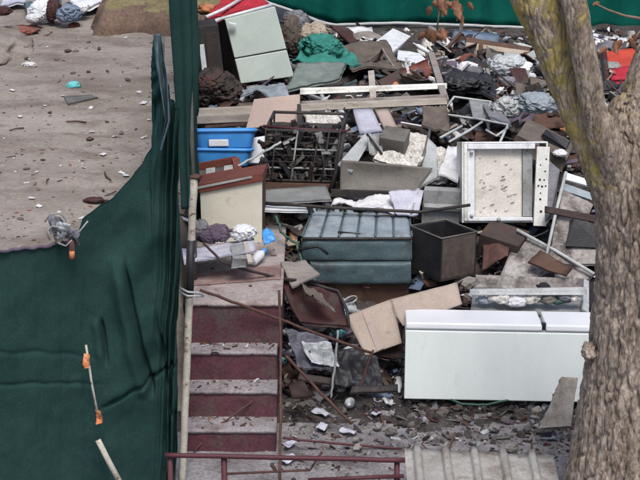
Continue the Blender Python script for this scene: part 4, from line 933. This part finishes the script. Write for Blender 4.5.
solo('batten', 'short white batten on the dark brown chest', 'batten', lambda mb: mb.quad([(512, 90, 17.0), (527, 92, 17.0), (527, 96, 16.95), (511, 94, 16.95)], .02, 'light_metal'))
def wire_frame():
    root = thing('picture_frame', 'empty pale metal frame tipped on the heap below the black sheeting', 'frame', P(463, 118, 15.9))
    q = [P(454, 97, 16.4), P(491, 102, 16.3), P(484, 120, 15.8), P(441, 114, 15.85)]
    part(root, 'rim', lambda mb: mb.tube(q, .013, 'light_metal', 8, closed=True))
    part(root, 'pane', lambda mb: mb.quad([q[0].lerp(q[1], .4) + Vector((0, .012, 0)), q[1] + Vector((0, .012, 0)), q[2].lerp(q[3], .0) + Vector((0, .02, 0)), q[2].lerp(q[3], .25) + Vector((0, .012, 0))], .006, 'grey_metal', 6, 6, .006, 4))
wire_frame()
solo('bent_frame', 'bent grey metal frame strips just above the washing machine', 'metal frame', lambda mb: [mb.tube([P(*a) for a in s], .012, 'light_metal', 8) for s in ([(473, 118, 15.4), (508, 125, 15.3), (500, 142, 14.8)], [(449, 142, 14.9), (470, 130, 15.1), (482, 122, 15.3)], [(486, 130, 15.0), (496, 136, 14.9), (508, 128, 15.2)], [(440, 138, 15.0), (462, 126, 15.2)])])
solo('grey_slope_sheet', 'long grey sheet sloping right beside the tipped frame', 'metal sheet', lambda mb: mb.quad([(480, 100, 16.5), (494, 100, 16.5), (512, 124, 15.3), (490, 118, 15.4)], .015, 'grey_cloth', 8, 8, .02, 4))
solo('brown_case', 'brown grey open case tilted between the washing machine and the tree', 'case', lambda mb: [mb.quad([(528, 118, 15.4), (574, 142, 15.1), (566, 160, 14.7), (516, 136, 14.9)], .12, 'brown_fabric', 10, 8, .01, 3), mb.quad([(546, 129, 15.06), (570, 141, 14.94), (566, 148, 14.88), (543, 134, 14.96)], .03, 'black_plastic')], .005)
solo('silver_crumple', 'crumpled silver grey foil beside the brown case', 'foil', lambda mb: [mb.lump(P(508, 108, 15.9), (.14, .12, .10), 'light_metal', 8, .6, 2.2, 5), mb.lump(P(536, 104, 15.9), (.22, .18, .10), 'vinyl_panel', 5, .5, 2, 4)])
solo('stone_lump', 'white dusty lump lying on top of the brown case', 'lump', lambda mb: mb.lump(P(560, 153, 14.7), (.06, .05, .03), 'white_paper', 8, .5, 2, 3))
solo('gray_tarp', 'dull grey brown tarpaulin draped left of the tipped frame', 'tarpaulin', lambda mb: [mb.quad([(424, 100, 16.2), (446, 104, 16.0), (450, 128, 15.3), (422, 126, 15.3)], .012, 'brown_fabric', 20, 20, .10, 3, 5)])
solo('white_sheet', 'crumpled white sheet just left of the washing machine', 'sheet', lambda mb: [mb.quad([(448, 144, 14.8), (466, 146, 14.75), (458, 184, 14.1), (438, 176, 14.15)], .01, 'white_paper', 20, 20, .06, 4, 3), mb.quad([(430, 146, 14.9), (452, 150, 14.8), (446, 182, 14.2), (420, 186, 14.2)], .02, 'foam', 20, 20, .06, 5, 8)])
solo('dull_shelf', 'dark shelf box under the crumpled white sheet', 'shelf', lambda mb: [mb.quad([(425, 186, 14.1), (462, 188, 14.1), (462, 192, 14.0), (424, 190, 14.0)], .3, 'grey_metal'), mb.quad([(428, 192, 14.25), (460, 194, 14.25), (460, 210, 14.1), (428, 210, 14.1)], .02, 'burnt_metal'), mb.quad([(424, 203, 14.0), (462, 205, 14.0), (462, 209, 13.95), (424, 207, 13.95)], .03, 'grey_metal')])
solo('grey_sheet', 'light grey sheet metal lying below the burnt rack', 'metal sheet', lambda mb: mb.quad([(262, 190, 14.3), (326, 186, 14.3), (332, 201, 13.9), (264, 204, 13.9)], .012, 'grey_metal', 14, 8, .015, 3, 2))
solo('white_strip', 'narrow white strip below the light grey sheet metal', 'strip', lambda mb: mb.quad([(262, 205, 13.8), (306, 207, 13.8), (308, 212, 13.7), (262, 210, 13.7)], .012, 'white_plastic', 8, 3, .01, 4))
solo('paper_heap', 'pale crumpled papers spilling above the padded bench', 'papers', lambda mb: [mb.quad([(340, 196, 14.05), (420, 192, 14.1), (412, 214, 13.75), (330, 204, 13.85)], .006, 'white_paper', 34, 16, .07, 5, 4), mb.quad([(388, 194, 14.0), (424, 190, 14.1), (418, 214, 13.7), (396, 214, 13.72)], .006, 'lilac_paper', 16, 14, .04, 4, 9)])
solo('dark_pipe', 'dark rod lying across the pale papers above the padded bench', 'rod', lambda mb: mb.tube([P(264, 203, 13.75), P(340, 208, 13.72), P(420, 212, 13.68), P(470, 205, 13.8)], .014, 'burnt_metal', 8))
def red_chair():
    root = thing('plastic_chair', 'orange red plastic chair seen behind the tree fork', 'chair', P(625, 80, 17.8))
    part(root, 'backrest', lambda mb: mb.quad([(602, 52, 18.2), (650, 44, 18.2), (652, 62, 17.95), (606, 70, 17.85)], .04, 'red_orange', 10, 8, .03, 2, 2))
    part(root, 'seat', lambda mb: mb.quad([(606, 70, 17.8), (652, 64, 17.8), (650, 78, 17.5), (612, 82, 17.4)], .04, 'red_cloth', 10, 8, .03, 2, 6))
    for x in (604, 650): part(root, 'leg', lambda mb: mb.tube([P(x, 54, 18.1), P(x + 4, 88, 17.35)], .03, 'dark_red', 8))
red_chair()
solo('foam_slab', 'pale foam slab under the back fence right of the mossy limb', 'foam', lambda mb: mb.quad([(588, 34, 20.4), (640, 38, 20.3), (636, 50, 19.6), (590, 46, 19.8)], .06, 'white_plastic', 10, 8, .03, 3))
solo('blue_crate', 'blue grey crate left of the mossy limb under the fence', 'crate', lambda mb: mb.quad([(454, 30, 20.2), (500, 34, 20.2), (498, 44, 19.8), (452, 40, 19.9)], .2, 'glass_blue', 6, 4, .01, 3))

#STUFF
# ------------------------------------------------------------------ uncountable rubbish of the heap
KEEP = [(404, 308, 600, 400), (463, 140, 548, 224), (222, 6, 294, 84), (193, 126, 254, 166), (198, 170, 264, 245), (264, 122, 342, 190), (338, 150, 436, 196), (300, 208, 414, 288), (413, 210, 480, 288), (344, 284, 462, 356), (186, 230, 280, 486), (498, 228, 596, 290), (246, 94, 300, 128), (300, 84, 450, 108), (466, 278, 590, 318), (372, 28, 432, 70), (440, 96, 492, 122), (290, 38, 364, 90), (464, 36, 530, 64), (516, 116, 576, 162), (540, 374, 580, 430), (548, 165, 596, 262), (425, 142, 466, 188)]
def clear(p, mg=4):
    x, y = proj(p)
    for a, b, c, d in KEEP:
        if a + mg < x < c - mg and b + mg < y < d - mg: return False
    return True
def heap_stuff():
    rn = random.Random(11); mb = MB()
    # the body of the heap
    def body(u, v):
        y = lerp(12.3, 21.9, v ** 1.25); x0 = xb(y) + .06; x = lerp(x0, 4.2, u)
        z = heap(x, y) + .10 * FB(x * 2.2, y * 2.2, 5) + .10 * (FB(x * 6, y * 6, 9, 5)) - .06
        if y < 12.5: z = lerp(-.05, z, sm(12.25, 12.7, y))
        if x < -.2 and y < 13.75: z -= .25 * sm(.0, .12, -.2 - x) * (1 - sm(13.6, 13.8, y))
        return Vector((x, y, z))
    mb.sheet(body, 170, 240, .02, 'rubbish')
    pal = ['burnt_metal'] * 7 + ['black_plastic'] * 4 + ['black_film'] * 3 + ['brown_wood'] * 5 + ['dark_wood'] * 4 + ['scorched'] * 3 + ['grey_wood'] * 4 + ['dull_metal'] * 5 + ['grey_metal'] * 3 + ['light_metal'] * 2 + ['cardboard'] * 2 + ['brown_fabric'] * 4 + ['purple_cloth'] * 5 + ['grey_cloth'] * 4 + ['white_paper'] * 2 + ['white_plastic'] * 1 + ['foam'] * 1 + ['dark_red'] * 2 + ['lilac_paper', 'vinyl_panel', 'vinyl', 'red_wood', 'pale_wood', 'drywall', 'drywall', 'clear_film', 'glass_blue', 'beige_bag', 'rusty_bar']
    shade_pal = ['burnt_metal', 'black_plastic', 'scorched', 'dark_wood', 'rubbish', 'brown_wood', 'black_film', 'purple_cloth', 'dull_metal']  # dark colours for small pieces paint the shade in the heap gaps
    def loose(n, rows, size, lift):
        k = 0
        while k < n:
            px = rn.uniform(196, 645); py = rn.uniform(*rows); Y = SF(px, py); p = P(px, py, Y)
            if p.x < xb(p.y) + .05: continue
            k += 1
            if not clear(p): continue
            p.z += rn.uniform(-.02, lift); m = rn.choice(pal if rn.random() < (.8 if size > .1 else .45) else shade_pal); s = size * (.4 + 1.3 * rn.random() ** 2)
            T = TM(p, rn.gauss(0, 28), rn.gauss(0, 28), rn.uniform(0, 180)); t = rn.random()
            if t < .30: mb.box((-s * .5, -s * .35, -.006), (s * .5, s * .35, .006), m, T)
            elif t < .45: mb.box((-s * 1.1, -.018, -.012), (s * 1.1, .018, .012), m, T)
            elif t < .54: mb.tube([T @ Vector((-s, 0, 0)), T @ Vector((0, .2 * s * rn.uniform(-1, 1), .15 * s)), T @ Vector((s, 0, 0))], .005 + .006 * rn.random(), m, 5)
            elif t < .86:
                w = s * rn.uniform(.4, .9); sd = rn.random() * 99
                mb.sheet(lambda u, v: T @ Vector(((u - .5) * s * 1.3, (v - .5) * w * 1.5, .55 * s * FB(u * 1.8 + sd, v * 1.8, sd, 3))), 6, 5, .003, m)
            elif t < .93:                                   # bottles and cans
                R_ = rn.uniform(.022, .038); h = rn.uniform(.09, .24); m = rn.choice(['white_plastic', 'clear_film', 'glass_blue', 'turquoise', 'light_metal', 'dark_red', 'white_plastic', 'clear_film', 'brown_wood', 'orange_plastic', 'black_plastic'])
                T = TM(p, rn.uniform(50, 130), 0, rn.uniform(0, 360)); mb.tube([T @ Vector((0, 0, z * h)) for z in (0, .02, .68, .82, .86, 1)], [R_ * .85, R_, R_, R_ * .45, R_ * .36, R_ * .36], m, 10)
            else: mb.lump(p, (s * .5, s * .4, s * .3), m, rn.random() * 99, .5, 2, 2)
    loose(1500, (40, 140), .20, .08); loose(900, (130, 250), .16, .08); loose(800, (240, 400), .12, .06)
    loose(1600, (36, 400), .07, .05); loose(3400, (36, 395), .045, .06); loose(420, (30, 50), .11, .02); loose(260, (120, 300), .09, .10)
    for i in range(110):
        px = rn.uniform(200, 640); py = rn.uniform(40, 380); p = P(px, py, SF(px, py))
        if p.x < xb(p.y) + .3 or not clear(p, 10): continue
        L_ = rn.uniform(.15, .5); q = [p + Vector((rn.gauss(0, L_ * .5), rn.gauss(0, L_ * .5), rn.uniform(-.02, .12))) for _ in range(4)]
        mb.tube([q[0].lerp(q[1], t).lerp(q[1].lerp(q[2], t), t).lerp(q[1].lerp(q[2], t).lerp(q[2].lerp(q[3], t), t), t) for t in [j / 10 for j in range(11)]], rn.uniform(.004, .009), rn.choice(['cable', 'cable', 'black_plastic', 'rusty_bar', 'light_metal', 'dark_red', 'hose_green']), 5)
    tag(mb.build('loose_rubbish', origin=Vector((1, 16, .5))), kind='stuff')
    mb = MB()
    # rubble and litter on the low concrete
    pal2 = ['stone'] * 2 + ['rubbish'] * 6 + ['burnt_metal', 'dark_wood', 'scorched', 'grey_cloth'] + ['dull_metal', 'grey_wood', 'brown_wood', 'grey_wood', 'dull_metal', 'burnt_metal', 'burnt_metal', 'grey_cloth', 'purple_cloth', 'clear_film', 'yard', 'yard', 'yard', 'dark_red']
    dk = ['burnt_metal', 'rubbish', 'rubbish', 'brown_fabric', 'brown_wood', 'dull_metal', 'stone', 'purple_cloth', 'black_plastic', 'white_paper']
    k = 0
    while k < 2000:
        px = rn.uniform(262, 600); py = rn.triangular(374, 486, 402); p = PZ(px, py, 0); k += 1
        if px < 282 and py < 452: continue
        if 404 < px < 580 and py < 396: continue
        m = rn.choice(pal2 if py > 402 else dk); s = .006 + .024 * rn.random() ** 3 * (1.5 if 395 < py < 440 and px > 380 else .9); p.z = terr(p.x, p.y) + s * .2
        if rn.random() < .42: mb.lump(p, (s, s * rn.uniform(.6, 1), s * rn.uniform(.3, .6)), m, rn.random() * 99, .35, 1.6, 1 if s < .03 else 2, (rn.random() * 3, rn.random() * 3, 0), False)
        else: mb.box((-s * 1.5, -s * rn.uniform(.3, .9), -.003), (s * 1.5, s * .6, .004), m, TM(p, rn.gauss(0, 20), rn.gauss(0, 20), rn.uniform(0, 180)))
    for (ya, yb, z) in STEPS:
        for i in range(34):
            x = rn.uniform(SX[0] + .02, SX[1] - .02); y = lerp(yb, ya, rn.random() ** 2.2 * .9 + .04); q = rn.uniform(.004, .016)
            if rn.random() < .6: mb.lump((x, y, z + q * .3), (q, q * .8, q * .6), rn.choice(['stone', 'rubbish', 'maroon_paint', 'drywall']), rn.random() * 99, .35, 1.6, 1, (0, 0, 0), False)
            else: mb.box((-q * 2, -q * .5, 0), (q * 2, q * .5, .003), rn.choice(['dead_leaf', 'dark_wood', 'lilac_paper', 'brown_wood', 'grey_wood']), TM((x, y, z + .006), rn.gauss(0, 8), rn.gauss(0, 8), rn.uniform(0, 180)))
    tag(mb.build('rubble', origin=Vector((.8, 11.7, 0))), kind='stuff')
    mb = MB()
    # grit and crumbs on the dirt lot
    pal3 = ['stone'] * 5 + ['bank_earth'] * 4 + ['dirt'] * 6 + ['brown_wood'] * 2 + ['white_paper', 'burnt_metal', 'brick', 'grey_cloth', 'dark_red']
    k = 0
    while k < 1500:
        px = rn.uniform(-40, 190); py = 20 + 235 * rn.random() ** .8; p = PZ(px, py, LOT); k += 1
        if p.x > xb(p.y) - .1: continue
        dense = FB(p.x * 1.1, p.y * .9, 4)
        if dense < -.05 and rn.random() < .6: continue
        s = .005 + .017 * rn.random() ** 4; p.z = terr(p.x, p.y)
        m = rn.choice(pal3)
        if rn.random() < .75: mb.lump(p, (s * 1.2, s, s * .6), m, rn.random() * 99, .35, 1.6, 1, (0, 0, rn.random() * 3), False)
        else: mb.box((-s * 1.6, -s * .6, 0), (s * 1.6, s * .6, .004), m, TM(p, rn.gauss(0, 10), rn.gauss(0, 10), rn.uniform(0, 180)))
    tag(mb.build('grit', origin=Vector((-2, 16, .9))), kind='stuff')
heap_stuff()

#LITTER
# ------------------------------------------------------------------ countable litter
def on_lot(px, py): p = PZ(px, py, LOT); p.z = terr(p.x, p.y); return p
def lit(name, label, cat, px, py, r, mat, seed, amp=.5, on=None, sub=4):
    p = (on or on_lot)(px, py) + Vector((0, 0, r[2] * .5))
    return solo(name, label, cat, lambda mb: mb.lump(p, r, mat, seed, amp, 2.0, sub, (0, 0, seed)))
lit('plastic_bag', 'small turquoise plastic bag lying alone on the bare dirt', 'plastic bag', 74, 86, (.075, .06, .04), 'turquoise', 3)
lit('paper_scrap', 'white paper scrap on the dirt beside a dark stone', 'paper', 30, 66, (.08, .05, .03), 'white_paper', 5)
lit('rag', 'dark brown rag lying on the dirt near the left edge', 'rag', 18, 50, (.12, .08, .045), 'dark_red', 2)
lit('rag', 'dark red rag lying on the dirt just behind the sagging mesh edge', 'rag', 95, 203, (.10, .05, .03), 'dark_red', 7)
lit('cloth_scrap', 'reddish scrap at the foot of the dirt bank', 'scrap', 74, 26, (.07, .05, .03), 'red_wood', 7)
lit('orange_cloth', 'faded orange cloth strewn at the left edge of the dirt', 'cloth', 20, 32, (.24, .2, .02), 'brick', 4)
lit('white_litter', 'white scrap beside the folded fence corner near the bank', 'scrap', 158, 27, (.08, .06, .05), 'white_paper', 6)
solo('flat_board', 'flat grey olive board sunk in the dirt below the turquoise bag', 'board', lambda mb: mb.quad([on_lot(64, 98) + Vector((0, 0, .02)), on_lot(92, 96) + Vector((0, 0, .02)), on_lot(98, 100) + Vector((0, 0, .02)), on_lot(68, 105) + Vector((0, 0, .02))], .02, 'dull_metal', 6, 4, .004, 3))
# far litter by the bank
solo('white_sack', 'large white sack at the far edge of the dirt lot', 'sack', lambda mb: [mb.lump(P(43, 12, 21.2), (.17, .15, .14), 'white_plastic', 3, .4, 1.8, 5), mb.lump(P(35, 18, 20.9), (.10, .1, .05), 'white_paper', 6, .4, 1.8, 4)])
solo('red_sack', 'dark red sack next to the large white sack', 'sack', lambda mb: mb.lump(P(54, 12, 21.1), (.10, .12, .16), 'dark_red', 4, .35, 1.8, 5))
solo('blue_sack', 'dark blue bag right of the dark red sack', 'sack', lambda mb: mb.lump(P(70, 14, 21.0), (.15, .12, .11), 'glass_blue', 8, .5, 2, 5))
solo('white_bag', 'small white bag behind the dark blue bag', 'bag', lambda mb: mb.lump(P(82, 8, 21.4), (.12, .12, .07), 'white_plastic', 12, .5, 2, 5))
solo('green_sheet', 'pale sea green plastic sheet behind the large white sack', 'plastic sheet', lambda mb: mb.quad([(24, 2, 22.0), (60, -2, 22.3), (62, 6, 21.6), (26, 12, 21.3)], .01, 'vinyl', 16, 10, .08, 3, 2))
solo('white_foam', 'white foam sheets piled behind the dark blue bag', 'foam', lambda mb: [mb.quad([(66, -4, 22.3), (112, -6, 22.4), (110, 4, 21.8), (78, 7, 21.5)], .04, 'white_plastic', 12, 8, .07, 3, 5), mb.quad([(2, -4, 22.4), (24, -6, 22.4), (26, 4, 21.9), (0, 6, 21.8)], .03, 'lilac_paper', 10, 8, .06, 3, 6)])
solo('dark_scrap', 'dark brown scrap lying on the far left mound', 'scrap', lambda mb: mb.lump(P(3, 11, 20.4), (.12, .1, .05), 'dark_red', 2, .5, 2, 4))
def copies(proto_fn, name, label, cat, group, spots):
    mb = MB(); proto_fn(mb); src = mb.build(name, origin=Vector((0, 0, 0))); tag(src, label, cat, group)
    rn = random.Random(len(name) * 13 + len(spots))
    for i, (p, s) in enumerate(spots):
        o = src if i == 0 else src.copy()
        if i: COL.objects.link(o)
        o.location = p; o.scale = (s * rn.uniform(.8, 1.3), s * rn.uniform(.8, 1.2), s); o.rotation_euler = (rn.gauss(0, .12), rn.gauss(0, .12), rn.uniform(0, 6.28))
rn = random.Random(21)
def lotspots(n, s0, s1, rows=(28, 235), pxs=(2, 150)):
    out = []
    while len(out) < n:
        px, py = rn.uniform(*pxs), rn.uniform(*rows); p = on_lot(px, py)
        if p.x < xb(p.y) - .2: out.append((p + Vector((0, 0, .008)), rn.uniform(s0, s1)))
    return out
copies(lambda mb: mb.lump((0, 0, 0), (1, .7, .5), 'stone', 4, .3, 1.5, 3, ridge=False), 'stone', 'small dull stone lying loose on the bare dirt lot', 'stone', 'loose stones on the dirt lot', lotspots(12, .015, .035))
copies(lambda mb: mb.sheet(lambda u, v: Vector(((u - .5) * 2, (v - .5) * 1.4, .25 + .5 * FB(u * 2, v * 2, 4, 3))), 8, 6, .03, 'white_paper'), 'paper_scrap', 'small white paper scrap littering the bare dirt lot', 'paper', 'paper scraps on the dirt lot', lotspots(30, .012, .035, (28, 215)))
copies(lambda mb: mb.lump((0, 0, .2), (1, .6, .4), 'bank_earth', 9, .5, 2, 3), 'dark_clod', 'small dark scrap lying flat on the bare dirt lot', 'scrap', 'dark scraps on the dirt lot', lotspots(12, .02, .045, (28, 200)))
copies(lambda mb: mb.tube([(-1, 0, .1), (0, .12, .14), (1, -.1, .1)], .09, 'brown_wood', 6), 'twig', 'short brown stick lying on the bare dirt lot', 'stick', 'sticks on the dirt lot', lotspots(9, .05, .10, (28, 200)))
def rub(n, s0, s1, rows=(396, 444), pxs=(290, 570)):
    out = []
    while len(out) < n:
        px, py = rn.uniform(*pxs), rn.uniform(*rows); p = PZ(px, py, .03)
        out.append((p, rn.uniform(s0, s1)))
    return out
copies(lambda mb: mb.lump((0, 0, .1), (1, .75, .6), 'stone', 14, .6, 1.3, 3, ridge=False), 'rubble_chunk', 'grey broken concrete chunk lying below the white fridge', 'rubble chunk', 'concrete chunks below the fridge', rub(14, .02, .05, (398, 440), (380, 560)))
copies(lambda mb: mb.lump((0, 0, .1), (1, .75, .6), 'drywall', 24, .6, 1.4, 2, ridge=False), 'white_chunk', 'pale plaster chunk among the rubble right of the steps', 'plaster chunk', 'plaster chunks in the rubble', rub(12, .025, .055, (385, 450), (286, 560)))
copies(lambda mb: mb.sheet(lambda u, v: Vector(((u - .5) * 2, (v - .5) * 1.2, .3 + .6 * FB(u * 2, v * 2, 9, 3))), 8, 6, .03, 'lilac_paper'), 'litter_sheet', 'pale torn paper lying on the littered concrete right of the steps', 'paper', 'torn papers on the concrete', rub(8, .03, .06, (400, 474), (284, 420)))
copies(lambda mb: mb.box((-1, -.06, 0), (1, .06, .05), 'brown_wood'), 'lath', 'thin dark lath lying in the rubble below the fridge and heap', 'lath', 'laths in the rubble', rub(16, .06, .18, (392, 474), (284, 560)))

#LIGHT
w = bpy.data.worlds.new('World'); sc.world = w; w.use_nodes = True
nt = w.node_tree; bg = nt.nodes['Background']; sky = nt.nodes.new('ShaderNodeTexSky'); sky.sky_type = 'NISHITA'; sky.sun_disc = False
EL, AZ = R(62), R(168)                          # high soft sun from behind the camera
sky.sun_elevation = EL; sky.sun_rotation = AZ; sky.air_density = 1.0; sky.dust_density = 4.0; sky.ozone_density = 1
nt.links.new(sky.outputs[0], bg.inputs['Color']); bg.inputs['Strength'].default_value = .105
sl = bpy.data.lights.new('sun', 'SUN'); so = bpy.data.objects.new('sun', sl); COL.objects.link(so)
sl.energy = 1.5; sl.angle = R(22); sl.color = (1, .985, .955)
d = Vector((math.sin(AZ) * math.cos(EL), math.cos(AZ) * math.cos(EL), math.sin(EL)))
so.rotation_euler = d.to_track_quat('Z', 'Y').to_euler(); so.location = d * 30
sc.view_settings.view_transform = 'Standard'; sc.view_settings.look = 'None'; sc.view_settings.gamma = 1; sc.view_settings.use_curve_mapping = False
sc.view_settings.exposure = 0.65
